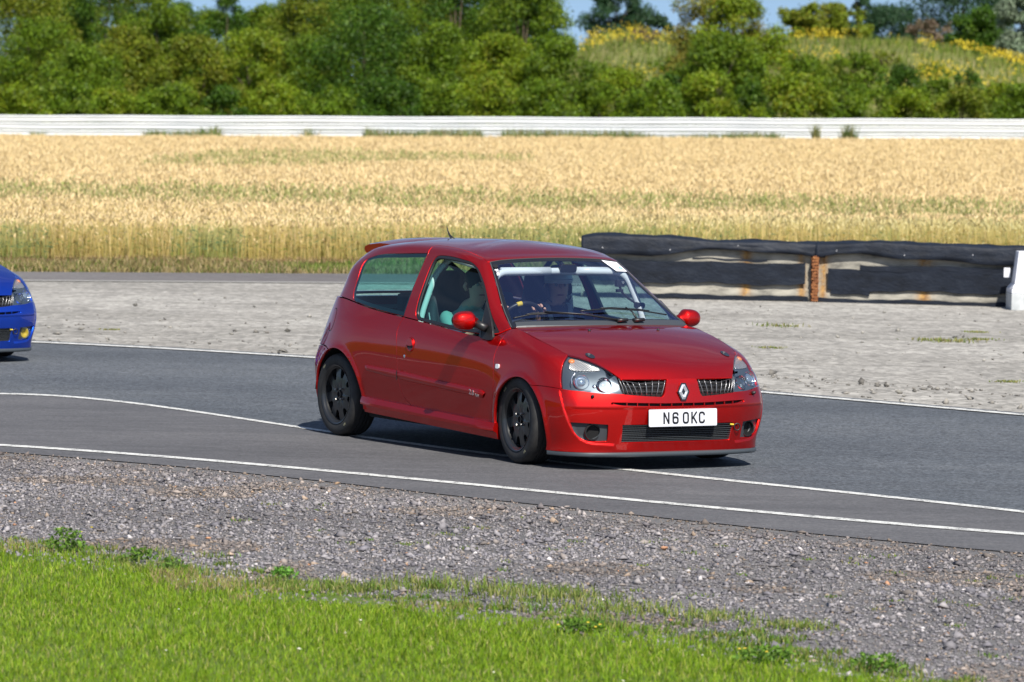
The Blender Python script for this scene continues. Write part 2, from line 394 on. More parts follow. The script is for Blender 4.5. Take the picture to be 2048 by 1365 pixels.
OUT = json.loads('''{"headlamp":[[[5.132,6.97],[4.414,6.97],[3.9,6.97],[3.496,6.97],[3.078,6.97],[2.761,6.97],[2.635,6.97]],[[2.635,6.97],[2.528,4.797],[2.25,3.898]],[[2.25,3.898],[3.326,3.956],[4.535,4.07],[5.353,4.132]],[[5.353,4.132],[5.419,4.484],[5.417,4.797],[5.389,5.264],[5.33,5.846],[5.132,6.97]]],"grille":[[[2.635,6.93],[1.6,6.93],[0.587,6.93]],[[0.587,6.93],[0.638,4.384],[0.696,3.829],[0.762,3.663]],[[0.762,3.663],[1.399,3.738],[2.217,3.863]],[[2.25,3.898],[2.528,4.797],[2.635,6.93]]],"bumper":[[[0,0],[0,6.95]],[[0,6.95],[0.293,6.95],[0.587,6.93]],[[0.587,6.93],[0.638,4.384],[0.696,3.829],[0.762,3.663]],[[0.762,3.663],[1.399,3.738],[2.217,3.863]],[[2.217,3.863],[2.25,3.898]],[[2.25,3.898],[3.326,3.956],[4.535,4.07],[5.353,4.132]],[[5.353,4.132],[5.437,4.126],[6.34,4.158],[7.137,4.142]],[[7.137,4.142],[6.957,3.965],[6.798,3.702],[6.659,3.325],[6.535,2.911],[6.431,2.541],[6.35,2.176],[6.29,1.783],[6.258,1.33],[6.27,0.771],[6.347,0.057]],[[6.347,0.057],[6.347,0]],[[6.297,0],[4,0],[0,0]]],"slot":[[[2.807,3.35],[2.054,3.325],[0.749,3.267],[0,3.267]],[[0,3.267],[0,3.102]],[[0,3.102],[0.747,3.102],[2.054,3.154],[2.642,3.18]],[[2.642,3.18],[2.854,3.267],[2.807,3.35]]],"mesh":[[[2.22,2.118],[1.228,2.121],[0,2.121]],[[0,2.121],[0,0.973]],[[0,0.973],[0.659,0.973],[1.381,0.979],[2.083,0.99]],[[2.083,0.99],[2.22,2.118]]],"fog":[[[4.791,2.22],[3.756,2.183],[2.904,2.128]],[[2.904,2.128],[2.756,1.085]],[[2.756,1.085],[3.635,1.088],[4.052,1.265],[4.469,1.639],[4.791,2.22]]],"wing":[[[5.132,6.97],[7,6.97],[8.2,6.97],[9.0,6.97]],[[9.0,6.97],[9.24,6.97]],[[9.24,6.97],[9.16,6.45],[9.118,5.919],[9.214,5.462],[9.276,5.147],[9.227,4.572],[9.186,4.052],[9.418,2.769],[9.643,1.671]],[[9.643,1.671],[9.663,1.0]],[[9.663,1.0],[9.229,1.0]],[[9.229,1.42],[9.229,1.86],[9.183,2.246],[9.096,2.609],[8.982,2.983],[8.852,3.396],[8.714,3.755],[8.569,4.003],[8.418,4.172],[8.261,4.289],[8.094,4.365],[7.917,4.4],[7.727,4.396],[7.53,4.351],[7.331,4.267],[7.137,4.142]],[[7.137,4.142],[6.34,4.158],[5.437,4.126]],[[5.437,4.126],[5.353,4.132]],[[5.353,4.132],[5.419,4.484],[5.417,4.797],[5.389,5.264],[5.33,5.846],[5.132,6.97]]],"door_low":[[[9.24,6.97],[12.413,6.97]],[[12.413,6.97],[12.46,6.364],[12.47,5.972],[12.443,5.46],[12.423,4.999],[12.401,3.994],[12.359,3.023],[12.259,2.411],[12.084,2.004]],[[12.084,2.004],[11.069,1.804],[9.643,1.671]],[[9.643,1.671],[9.418,2.769],[9.186,4.052],[9.227,4.572],[9.276,5.147],[9.214,5.462],[9.118,5.919],[9.16,6.45],[9.24,6.97]]],"rbumper":[[[16.479,1.37],[16.479,0]],[[16.479,0],[20,0]],[[20,0],[20,4.699]],[[20,4.699],[18.5,4.699],[16.917,4.649],[15.759,4.677],[15.13,4.566]],[[15.13,4.566],[15.287,4.484],[15.439,4.373],[15.58,4.226],[15.709,4.034],[15.829,3.771],[15.951,3.417],[16.077,3.011],[16.191,2.624],[16.289,2.239],[16.382,1.83],[16.479,1.37]]],"quarter_low":[[[12.423,6.97],[20,6.97]],[[20,6.97],[20,4.729]],[[20,4.729],[18.5,4.729],[16.917,4.679],[15.759,4.707],[15.13,4.566]],[[15.13,4.566],[14.974,4.621],[14.822,4.65],[14.676,4.654],[14.536,4.632],[14.403,4.584],[14.276,4.507],[14.157,4.4],[14.046,4.262],[13.943,4.082],[13.852,3.841],[13.773,3.512],[13.707,3.121],[13.657,2.76],[13.62,2.427],[13.599,2.093],[13.592,1.731]],[[13.592,1.731],[13.592,1.35]],[[13.592,1.35],[12.084,1.35]],[[12.084,1.35],[12.084,2.004]],[[12.084,2.004],[12.259,2.411],[12.359,3.023],[12.401,3.994],[12.423,4.999],[12.443,5.46],[12.47,5.972],[12.46,6.364],[12.413,6.97]]],"fuel":[[[15.174,5.791],[15.202,5.996],[15.278,6.18],[15.402,6.311],[15.562,6.368],[15.726,6.344],[15.851,6.243],[15.912,6.08],[15.903,5.878],[15.836,5.668],[15.726,5.488],[15.596,5.367],[15.464,5.318],[15.346,5.345],[15.252,5.442],[15.193,5.597]]],"screen":[[[0,0.03],[3.15,0.03]],[[3.15,0.03],[3.14,0.8],[3.1,1.6],[3.06,2.3],[3.02,2.99]],[[3.02,2.99],[2.337,3.033],[1.335,3.035],[0.124,3.071],[0,3.071]],[[0,3.071],[0,0.03]]],"door_frame":[[[3.19,0],[7.417,0]],[[7.417,0.0],[7.384,1.035],[7.385,1.935],[7.384,3.073],[7.409,3.794],[7.385,4.34]],[[7.385,4.34],[6.757,4.334],[5.803,4.421],[4.72,4.255],[3.49,3.631],[3.259,3.076]],[[3.259,3.076],[3.07,2.99],[3.11,2.3],[3.15,1.6],[3.19,0.8],[3.19,0]]],"dwin":[[[7.025,3.073],[6.926,3.126],[5.863,3.171],[4.956,3.071],[4.478,2.727],[4.181,2.072],[4.129,1.333],[4.261,0.604]],[[4.261,0.604],[4.261,0.04]],[[4.261,0.04],[6.989,0.04]],[[6.989,0.0],[7.069,0.082],[7.129,0.301],[7.141,0.5],[7.15,1.519],[7.14,2.649],[7.098,2.935],[7.025,3.073]]],"qwin":[[[10.058,2.668],[9.656,2.906],[8.14,3.042],[7.36,3.186]],[[7.36,3.186],[7.357,1.834],[7.406,0.03]],[[7.406,0.03],[8.139,0.03],[9.161,0.03]],[[9.161,0.03],[9.501,0.084],[9.634,0.439],[9.776,1.595],[10.081,2.46],[10.058,2.668]]],"shell":[[[0,3.111],[3.02,3.03]],[[3.02,3.03],[3.259,3.076]],[[3.259,3.076],[3.49,3.631],[4.72,4.255],[5.803,4.421],[6.757,4.334],[7.385,4.34]],[[7.385,4.34],[7.409,3.794],[7.384,3.073],[7.385,1.935],[7.384,1.035],[7.417,0.0]],[[7.417,0.0],[14,0]],[[14,0],[14,7]],[[14,7],[0,7]],[[0,7],[0,3.111]]],"indicator":[[[5.009,5.26],[4.977,5.768],[4.667,6.524],[4.258,6.391],[3.851,6.227],[3.474,5.979],[3.836,5.624],[4.436,5.319],[4.811,5.198],[5.009,5.26]]],"strip":[[[13.36,4.167],[12.413,4.089],[11.405,3.853],[10.392,3.612],[10.009,3.513],[9.89,3.353]],[[9.89,3.353],[9.934,3.069],[10.012,2.968]],[[10.012,2.968],[10.408,3.026],[11.416,3.255],[12.423,3.532],[13.314,3.828]],[[13.314,3.828],[13.376,3.987],[13.36,4.167]]],"mirror_base":[[[4.326,1.27],[4.135,1.267],[4.221,0.839],[4.261,0.604],[4.423,0.32]]]}''')
SIGN = {}
METRIC = {}
for k in 'LGH':
    K = NET[k]; Vn, Un = K[0].shape[:2]
    uu = np.linspace(0, Un - 1, 400); vv = np.linspace(0, Vn - 1, 200)
    vm = {'L': 4.0, 'G': 1.5, 'H': 3.0}[k]; um = {'L': 11.0, 'G': 7.0, 'H': 3.5}[k]
    A = ev(K, uu, np.full(400, vm)); su = np.r_[0, np.cumsum(np.linalg.norm(np.diff(A, axis=0), axis=1))]
    B = ev(K, np.full(200, um), vv); sv = np.r_[0, np.cumsum(np.linalg.norm(np.diff(B, axis=0), axis=1))]
    METRIC[k] = (uu, su, vv, sv)
    q, n = ev(K, np.array([um]), np.array([vm]), True)
    SIGN[k] = 1 if (n[0] @ (q[0] - np.array([-1.2, 0, .4]))) > 0 else -1
def to_m(k, P):
    uu, su, vv, sv = METRIC[k]; P = np.asarray(P, float); return np.c_[np.interp(P[:, 0], uu, su), np.interp(P[:, 1], vv, sv)]
def to_uv(k, P):
    uu, su, vv, sv = METRIC[k]; return np.c_[np.interp(P[:, 0], su, uu), np.interp(P[:, 1], sv, vv)]
FLANK = [(5.45, 4.05), (5.38, 3.73), (5.2, 2.93), (4.86, 2.19), (4.57, 1.7), (4.16, 1.25), (3.73, 1.0), (3.33, .89), (2.41, .82)]
def line_dist(L, q):
    d = np.full(len(q), 1e9)
    for a, b in zip(L[:-1], L[1:]):
        ab = b - a; t = np.clip(((q - a) @ ab) / (ab @ ab), 0, 1); d = np.minimum(d, np.linalg.norm(q - a - t[:, None] * ab, axis=1))
    return d
def relief(uv, q):
    """pressed edges of the lower body: bumper flank line, bumper crease, arch lips"""
    sm = lambda t: np.clip(t, 0, 1) ** 2 * (3 - 2 * np.clip(t, 0, 1))
    m = to_m('L', uv); FL = to_m('L', FLANK); d = line_dist(FL, m)
    poly = np.r_[FL, to_m('L', [(0, .82), (0, 4.05)])]; ins = inside(poly, m); sd = np.where(ins, -d, d)
    out_ = sm((sd + .008) / .016) * np.exp(-np.maximum(sd, 0) / .10) * .0085 * sm((4.3 - uv[:, 1]) / .4) * sm((7.0 - uv[:, 0]) / 1.2)
    vm3 = to_m('L', [(1, 3.0)])[0, 1]; h = m[:, 1] - vm3
    cre = sm((h + .008) / .016) * np.exp(-np.maximum(h, 0) / .07) * .006 * sm((4.9 - uv[:, 0]) / .5)
    r = 0
    for cx, cz, R in ((.04, .24, .325), (-2.43, .25, .36)):
        rr = np.hypot(q[:, 0] - cx, q[:, 2] - cz) - R; r = r + .010 * np.exp(-(np.maximum(rr - .004, 0) / .022) ** 2) * (rr > -.05) * sm((q[:, 2] - .10) / .1) * (uv[:, 0] > 4)
    return out_ + cre + r
def surf(k, uv, off=0.0):
    def base(uv):
        q, n = ev(NET[k], uv[:, 0], uv[:, 1], True); n = n * SIGN[k]
        return (q + n * relief(uv, q)[:, None] if k == 'L' else q), n
    q, n = base(uv)
    if k == 'L':
        U, V = NET[k][0].shape[1] - 1, NET[k][0].shape[0] - 1; e = .010
        def sh(du, dv): x = uv + np.array([du, dv]); x[:, 0] = np.clip(x[:, 0], 0, U); x[:, 1] = np.clip(x[:, 1], 0, V); return base(x)[0]
        a = sh(e, 0) - sh(-e, 0); b = sh(0, e * 3) - sh(0, -e * 3); n2 = np.cross(a, b); ln = np.linalg.norm(n2, axis=1, keepdims=True); n2 = n2 / (ln + 1e-12); n2 *= np.sign((n2 * n).sum(1, keepdims=True)); n = np.where((ln > 1e-9) & (abs((n2 * n).sum(1, keepdims=True)) > .3), n2, n)
    return q + n * np.asarray(off).reshape(-1, 1) if np.ndim(off) else q + n * off, n
def y_at(x, z):
    """half width of the body at a point of the side view"""
    best = None
    for k, us in (('L', np.linspace(6, 17, 90)), ('G', np.linspace(3.2, 10, 90))):
        K = NET[k]; vs = np.linspace(0, K[0].shape[0] - 1.01, 70); u, v = np.meshgrid(us, vs); q = ev(K, u.ravel(), v.ravel()); d = (q[:, 0] - x) ** 2 + (q[:, 2] - z) ** 2; i = d.argmin()
        if best is None or d[i] < best[0]: best = (d[i], q[i, 1])
    return float(best[1])
def catmull(P, step):
    P = np.asarray(P, float)
    if len(P) > 2:
        keep = [0] + [i for i in range(1, len(P)) if np.linalg.norm(P[i] - P[i - 1]) > 1e-5]; P = P[keep]
    if len(P) > 2:
        E = np.r_[[2 * P[0] - P[1]], P, [2 * P[-1] - P[-2]]]; out = []
        for i in range(1, len(E) - 2):
            p0, p1, p2, p3 = E[i - 1:i + 3]
            d = [max(np.linalg.norm(b - a), 1e-6) ** .5 for a, b in ((p0, p1), (p1, p2), (p2, p3))]
            m1 = (p2 - p1) + d[1] * ((p1 - p0) / d[0] - (p2 - p0) / (d[0] + d[1])) if True else 0
            m2 = (p2 - p1) + d[1] * ((p3 - p2) / d[2] - (p3 - p1) / (d[1] + d[2]))
            for t in np.linspace(0, 1, 12, endpoint=False):
                out.append((2 * t**3 - 3 * t**2 + 1) * p1 + (t**3 - 2 * t**2 + t) * m1 + (-2 * t**3 + 3 * t**2) * p2 + (t**3 - t**2) * m2)
        P = np.array(out + [P[-1]])
    s = np.r_[0, np.cumsum(np.linalg.norm(np.diff(P, axis=0), axis=1))]
    n = max(1, int(round(s[-1] / step))); t = np.linspace(0, s[-1], n + 1)
    return np.c_[np.interp(t, s, P[:, 0]), np.interp(t, s, P[:, 1])]
def ring_of(k, segs, step):
    pts = []
    for s in segs: pts.append(catmull(to_m(k, s), step))
    R = np.concatenate(pts); keep = [0]
    for i in range(1, len(R)):
        if np.linalg.norm(R[i] - R[keep[-1]]) > step * .22: keep.append(i)
    R = R[keep]
    if np.linalg.norm(R[0] - R[-1]) < step * .22: R = R[:-1]
    return R
def area(P): x, y = P[:, 0], P[:, 1]; return .5 * np.sum(x * np.roll(y, -1) - y * np.roll(x, -1))
def inside(P, q):
    c = np.zeros(len(q), bool); n = len(P)
    for i in range(n):
        a, b = P[i], P[(i + 1) % n]
        m = ((a[1] > q[:, 1]) != (b[1] > q[:, 1])); x = (b[0] - a[0]) * (q[:, 1] - a[1]) / (b[1] - a[1] + 1e-15) + a[0]; c ^= m & (q[:, 0] < x)
    return c
def bdist(P, q):
    d = np.full(len(q), 1e9)
    for i in range(len(P)):
        a, b = P[i], P[(i + 1) % len(P)]; ab = b - a; t = np.clip(((q - a) @ ab) / (ab @ ab + 1e-15), 0, 1); d = np.minimum(d, np.linalg.norm(q - a - t[:, None] * ab, axis=1))
    return d
def panel_half(k, segs, holes=(), h=.030, step=.014, gap=.0030, off=0.0, rim=.012, rimoff=.0012):
    uu, su, vv, sv = METRIC[k]; rings = []
    for i, sg in enumerate([segs] + list(holes)):
        R = ring_of(k, sg, step)
        if (area(R) > 0) != (i == 0): R = R[::-1]
        eps = 2e-4
        cen = (R[:, 0] < eps) & (k != 'H') | (R[:, 0] > su[-1] - eps) & (k != 'H') | (R[:, 1] > sv[-1] - eps) & (k != 'L')
        nx = np.roll(R, -1, 0) - np.roll(R, 1, 0); nx /= np.linalg.norm(nx, axis=1, keepdims=True) + 1e-12; outd = np.c_[nx[:, 1], -nx[:, 0]]
        # corner points on the centre plane slide along it
        outd[cen & ((R[:, 0] < eps) | (R[:, 0] > su[-1] - eps))] *= [0, 1]; outd[cen & (R[:, 1] > sv[-1] - eps)] *= [1, 0]
        R2 = R - outd * gap
        R2[:, 0] = np.clip(R2[:, 0], 0, su[-1]); R2[:, 1] = np.clip(R2[:, 1], 0, sv[-1])
        rings.append((R2, outd, cen))
    B = rings[0][0]; lo, hi = B.min(0), B.max(0)
    gx, gy = np.meshgrid(np.arange(lo[0] + h / 2, hi[0], h), np.arange(lo[1] + h / 2, hi[1], h)); gx = gx + (np.arange(gx.shape[0]) % 2)[:, None] * h * .5
    G = np.c_[gx.ravel(), gy.ravel()]; m = inside(B, G) & (bdist(B, G) > h * .35)
    for r in rings[1:]: m &= ~inside(r[0], G) & (bdist(r[0], G) > h * .35)
    G = G[m]; P = np.concatenate([r[0] for r in rings] + [G]); edges = []; o = 0
    for r in rings:
        n = len(r[0]); edges += [(o + i, o + (i + 1) % n) for i in range(n)]; o += n
    res = delaunay_2d_cdt([Vector(p) for p in P], edges, [], 0, 1e-7, True)
    vs = np.array([tuple(v) for v in res[0]]); tri = np.array([f for f in res[2] if len(f) == 3]); orig = res[3]
    c = vs[tri].mean(1); ok = inside(B, c)
    for r in rings[1:]: ok &= ~inside(r[0], c)
    tri = tri[ok]; a = vs[tri]; ar = (a[:, 1, 0] - a[:, 0, 0]) * (a[:, 2, 1] - a[:, 0, 1]) - (a[:, 1, 1] - a[:, 0, 1]) * (a[:, 2, 0] - a[:, 0, 0])
    tri = tri[abs(ar) > 1e-9]; ar = ar[abs(ar) > 1e-9]; tri[ar < 0] = tri[ar < 0][:, ::-1]
    if SIGN[k] < 0: tri = tri[:, ::-1]
    mp = {}
    for i, l in enumerate(orig):
        for j in l: mp[j] = i
    uv = to_uv(k, vs); Q, N = surf(k, uv, off); V = [tuple(q) for q in Q]; NN = [tuple(n) for n in N]; F = [tuple(int(x) for x in t) for t in tri]
    if rim:
        o = 0
        for R2, outd, cen in rings:
            n = len(R2); uvr = to_uv(k, R2); P0, N0 = surf(k, uvr, off); P1, _ = surf(k, to_uv(k, R2 + outd * .003), off); D = P1 - P0; D /= np.linalg.norm(D, axis=1, keepdims=True) + 1e-9
            D[np.linalg.norm(P1 - P0, axis=1) < 1e-5] = 0
            a0 = len(V); V += [tuple(p) for p in P0 + D * rimoff - N0 * .0016]; NN += [tuple(x) for x in (D + N0 * .6)]
            b0 = len(V); V += [tuple(p) for p in P0 + D * rimoff * 1.2 - N0 * rim]; NN += [tuple(x) for x in D + N0 * .01]
            for i in range(n):
                j = (i + 1) % n
                if cen[i] and cen[j] and (abs(P0[i, 1]) < 2e-3 and abs(P0[j, 1]) < 2e-3): continue
                pi, pj = mp.get(o + i), mp.get(o + j)
                if pi is None or pj is None: continue
                q1 = (pj, pi, a0 + i, a0 + j); q2 = (a0 + j, a0 + i, b0 + i, b0 + j)
                if SIGN[k] < 0: q1, q2 = q1[::-1], q2[::-1]
                F += [q1, q2]
            o += n
    NN = np.array(NN); NN /= np.linalg.norm(NN, axis=1, keepdims=True) + 1e-9
    return np.array(V), F, NN
def combine(name, halves, mat, parent, side='both'):
    V = []; F = []; N = []
    for (v, f, n) in halves:
        for s in ((1, -1) if side == 'both' else (side,)):
            o = len(V); vv_ = v * np.array([1, s, 1]); nn_ = n * np.array([1, s, 1])
            V += vv_.tolist(); N += nn_.tolist(); F += [tuple(i + o for i in (q if s > 0 else q[::-1])) for q in f]
    me = bpy.data.meshes.new(name); me.from_pydata(V, [], F); me.update(); me.materials.append(mat)
    N = np.array(N); Vn = np.array(V); cen = abs(Vn[:, 1]) < 1e-4; N[cen, 1] = 0
    N /= np.linalg.norm(N, axis=1, keepdims=True) + 1e-9
    me.polygons.foreach_set('use_smooth', [True] * len(me.polygons)); me.normals_split_custom_set_from_vertices(N.tolist())
    return link(bpy.data.objects.new(name, me), parent)
def sweep(k, uvs, w, t, off, mb, sides=(1, -1), step=.02):
    """a small bar lying on the body surface"""
    M = catmull(to_m(k, uvs), step); uv = to_uv(k, M); Q, N = surf(k, uv, off); T = np.gradient(Q, axis=0); T /= np.linalg.norm(T, axis=1, keepdims=True); S = np.cross(T, N)
    n = len(Q)
    for s in sides:
        V = []
        for a, b in ((-1, -1), (1, -1), (.7, 1), (-.7, 1)): V.append((Q + S * a * w / 2 + N * (b * t / 2)) * np.array([1, s, 1]))
        V = np.concatenate(V); F = [(a * n + i, b * n + i, b * n + i + 1, a * n + i + 1) for a, b in ((0, 1), (1, 2), (2, 3), (3, 0)) for i in range(n - 1)] + [(0, n, 2 * n, 3 * n), (n - 1, 4 * n - 1, 3 * n - 1, 2 * n - 1)]
        mb.add(V.tolist(), F)
def at(k, uv, off=0, side=-1):
    q, n = surf(k, np.array([uv], float), off); return Vector(q[0] * [1, side, 1]), Vector(n[0] * [1, side, 1])
def frame(n, upv=Vector((0, 0, 1))):
    """rotation whose Z is n and Y roughly up"""
    z = n.normalized(); x = upv.cross(z).normalized(); y = z.cross(x); return Matrix((x, y, z)).transposed().to_4x4()
def disc(mb, p, n, r, t, seg=28, hole=0, ry=1.0):
    M = Matrix.Translation(p) @ frame(n) @ Matrix.Diagonal((1, ry, 1, 1))
    prof = [(max(hole, .0001), t), (r - .001, t), (r, t - .001), (r, 0), (max(hole, .0001), 0)]
    mb.lathe(prof, seg, M, 'Z', closed=True)

CAR = empty('hatchback_car', (0.7239, 29.500, .012), math.atan2(-.85858, .51267))
tag(CAR, 'metallic red three door hatchback with black wheels cornering on the track', 'car', 'hatchback cars on the track')
DRIVE_RIGHT = -1

def make_wheel(name, loc, side, steer=0):
    w = empty(name, loc, steer); w.parent = CAR
    if side > 0: w.rotation_euler = (0, 0, math.pi + steer)
    R = .287
    # tyre, outer face towards -Y
    prof = [(.200, -.088), (.212, -.094), (.235, -.099), (.258, -.098), (.272, -.092), (.281, -.080), (.2855, -.062)]
    for c in (-.040, -.012, .016, .044):
        prof += [(.287, c - .012), (.2872, c), (.287, c + .012), (.281, c + .013), (.281, c + .0155)]
    prof += [(.2855, .066), (.279, .084), (.262, .097), (.230, .098), (.200, .088)]
    mb = MB(); mb.lathe(prof, 72)
    ty = mb.build('tyre', RUBBER, w, smooth='auto')
    # rim barrel with stepped lip
    mb = MB(); mb.lathe([(.200, -.086), (.2085, -.094), (.207, -.097), (.199, -.094), (.193, -.088), (.190, -.078), (.184, -.074), (.182, -.055), (.176, -.03), (.172, .05), (.185, .09), (.19, .09)], 64)
    rim = mb.build('rim', RIM, w, smooth='auto')
    # spoke disc with eight blunt petals
    pts = []
    for q in range(8):
        a0 = 2 * math.pi * q / 8 + .18
        for da, r in ((-.185, .181), (-.06, .183), (.06, .183), (.185, .181)): pts.append((r * math.cos(a0 + da), r * math.sin(a0 + da)))
        am = a0 + math.pi / 8
        for da, r in ((-.165, .150), (-.150, .128), (-.09, .116), (0, .112), (.09, .116), (.150, .128), (.165, .150)): pts.append((r * math.cos(am + da), r * math.sin(am + da)))
    n = len(pts); mb = MB()
    def pf(x, y, d):
        r = math.hypot(x, y); return (x, d - .006 * math.sin(min(r / .183, 1) * math.pi), y)
    V = [(0, -.060, 0)] + [(x * s, -.062 - b, y * s) for s, b in ((.25, 0), (.52, .004)) for x, y in pts] + [(x, -.066 + .012 * (math.hypot(x, y) / .183) ** 3, y) for x, y in pts] + [(x, -.040, y) for x, y in pts]
    F = [(0, 1 + i, 1 + (i + 1) % n) for i in range(n)]
    for L in range(3): F += [(1 + L * n + i, 1 + (L + 1) * n + i, 1 + (L + 1) * n + (i + 1) % n, 1 + L * n + (i + 1) % n) for i in range(n)]
    mb.add(V, F)
    sp = mb.build('spoke_disc', RIM, w, smooth='auto')
    mb = MB(); mb.lathe([(.001, -.052), (.026, -.052), (.029, -.060), (.027, -.071), (.020, -.071), (.018, -.058), (.001, -.058)], 28); mb.build('hub_cap', GBLACK, w, smooth='auto')
    mb = MB()
    for q in range(4):
        a = math.pi / 4 + q * math.pi / 2 + .1; c = (.050 * math.cos(a), 0, .050 * math.sin(a))
        mb.lathe([(.001, -.080), (.008, -.080), (.0095, -.076), (.0095, -.062), (.001, -.062)], 6, Matrix.Translation(c))
    mb.build('wheel_nut', STEEL, w)
    mb = MB(); mb.lathe([(.05, -.030), (.132, -.030), (.132, -.008), (.05, -.008)], 40, closed=True); mb.build('brake_disc', STEEL, w, smooth='auto')
    # sidewall lettering block
    mb = MB()
    for a in (.62, .68, .74, 3.7, 3.76):
        mb.box((.245 * math.cos(a + 1.6), -.0995, .245 * math.sin(a + 1.6)), (.010, .0015, .014), Matrix.Rotation(-(a + 1.6) + math.pi / 2, 3, 'Y'))
    mb.build('tyre_marking', pmat('tyre_mark', (.20, .19, .12), .7), ty, fixn=False)
    return w
for nm, x, y, s in (('front_wheel', 0, -.702, -1), ('front_wheel', 0, .702, 1), ('rear_wheel', -2.472, -.692, -1), ('rear_wheel', -2.472, .692, 1)):
    make_wheel(nm, (x, y, .287), s, math.radians(-5) if x == 0 else 0)

PT = dict(projector=(4.304, 4.618), reflector=(3.30, 4.72), duct=(3.575, 1.661), washer=(3.664, 3.727), repeater=(8.917, 4.720), handle=(12.07, 5.381), lock=(12.213, 4.763), pin=(4.513, 1.558), jet=(1.081, 3.695))
def mbp(name, segsname, mat, holes=(), k='L', **kw):
    return combine(name, [panel_half(k, OUT[segsname], [OUT[h] if isinstance(h, str) else h for h in holes], **kw)], mat, CAR)
# ---- painted panels
bumper = mbp('front_bumper', 'bumper', RED, ('slot', 'mesh', 'fog'), rim=.026, gap=.0015, h=.0085)
HB = [[(0, 0.02), (7, 0.02)], [(7, .02), (7, 5)], [(7, 5), (0, 5)], [(0, 5), (0, 0.02)]]
bonnet = combine('bonnet', [panel_half('H', HB, gap=.003)], RED, CAR)
for s in (-1, 1):
    wing = combine('wing', [panel_half('L', OUT['wing'], rim=.020, h=.016)], RED, CAR, s)
    door = combine('door', [panel_half('L', OUT['door_low']), panel_half('G', OUT['door_frame'], [OUT['dwin']], rim=.016)], RED, CAR, s)
    if s < 0: door_r = door
    else: door_l = door
    ring = [panel_half('G', OUT['dwin'], [], gap=.0)]
tail_notch = [[(14, .25), (11.55, .28)], [(11.55, .28), (11.75, 2.3)], [(11.75, 2.3), (12.2, 2.75), (14, 2.85)], [(14, 2.85), (14, .25)]]
# rear glass sits in a notch that reaches the centre line
sh = [s for s in OUT['shell']]
i = [j for j, s in enumerate(sh) if s[0] == [14, 0] or tuple(s[0]) == (14, 0)][0]
shell_segs = sh[:i] + [[(14, 0), (14, .22)], [(14, .22), (11.5, .24)], [(11.5, .24), (11.72, 2.35)], [(11.72, 2.35), (12.2, 2.82), (14, 2.9)], [(14, 2.9), (14, 7)]] + sh[i + 1:]
shell = combine('body_shell', [panel_half('G', shell_segs, [OUT['qwin']], rim=.014), panel_half('L', OUT['quarter_low'], rim=.018, h=.018)], RED, CAR)
combine('rear_bumper', [panel_half('L', OUT['rbumper'], rim=.02)], RED, CAR)
# ---- dark inner shell, sills, floor and arches
inner = [[(0, .1), (0, 6.6)], [(0, 6.6), (20, 6.6)], [(20, 6.6), (20, .3)], [(20, .3), (OUT['rbumper'][0][0][0] + .1, .3)], [(p[0], p[1]) for p in OUT['rbumper'][-1][::-1]][:1] + [(OUT['rbumper'][0][0][0], OUT['rbumper'][0][0][1])]]
def arc(cx, cz, r, a0, a1, n=20): return [(cx + r * math.cos(math.radians(a)), cz + r * math.sin(math.radians(a))) for a in np.linspace(a0, a1, n)]
fr_arch = [tuple(p) for p in OUT['bumper'][7]][::-1] + [tuple(p) for p in OUT['wing'][5]][::-1][1:]      # front arch from the nose side over to the door side
rr_arch = [tuple(p) for p in OUT['quarter_low'][3]][::-1] + [tuple(p) for p in OUT['rbumper'][4]][1:]
inner = [[(0, .1), (0, 5.4)], [(0, 5.4), (5, 5.4), (7, 6.3), (20, 6.5)], [(20, 6.5), (20, .3)], [(20, .3), (rr_arch[-1][0] + .08, .3)], [(rr_arch[-1][0] + .08, .3)] + [(a, b + .10) for a, b in rr_arch[::-1]] + [(rr_arch[0][0] - .05, .6)],
         [(rr_arch[0][0] - .05, .6), (fr_arch[-1][0] + .10, .6)], [(fr_arch[-1][0] + .10, .6)] + [(a, b + .10) for a, b in fr_arch[::-1]] + [(fr_arch[0][0] - .1, .1)], [(fr_arch[0][0] - .1, .1), (0, .1)]]
combine('inner_body', [panel_half('L', inner, h=.05, step=.03, off=-.034, rim=0)], DARK, CAR)
combine('headlining', [panel_half('G', [[(0, 3.35), (14, 3.1)], [(14, 3.1), (14, 7)], [(14, 7), (0, 7)], [(0, 7), (0, 3.35)]], h=.06, step=.05, off=-.03, rim=0)], pmat('roof_lining', (.10, .10, .11), .9), CAR)
mb = MB()
for s in (-1, 1):
    for cx, cz, r, y0 in ((.04, .24, .335, .48), (-2.43, .25, .37, .50)):
        P = arc(cx, cz, r, -8 if cx > -1 else 8, 186 if cx > -1 else 172, 26); n = len(P)
        V = [(x, s * .775, z) for x, z in P] + [(x, s * y0, z) for x, z in P]
        mb.add(V, [(i, i + 1, n + i + 1, n + i) for i in range(n - 1)] + [tuple(range(n, 2 * n))])
mb.build('arch_liner', DARK, CAR, smooth=False, fixn=False)
mb = MB(); mb.box((-1.2, 0, .20), (3.5, .98, .03)); mb.box((-1.22, 0, .21), (1.66, 1.50, .03)); mb.box((.50, 0, .17), (.22, 1.05, .03)); mb.box((-2.86, 0, .26), (.2, 1.3, .03)); mb.build('floor_pan', DARK, CAR)
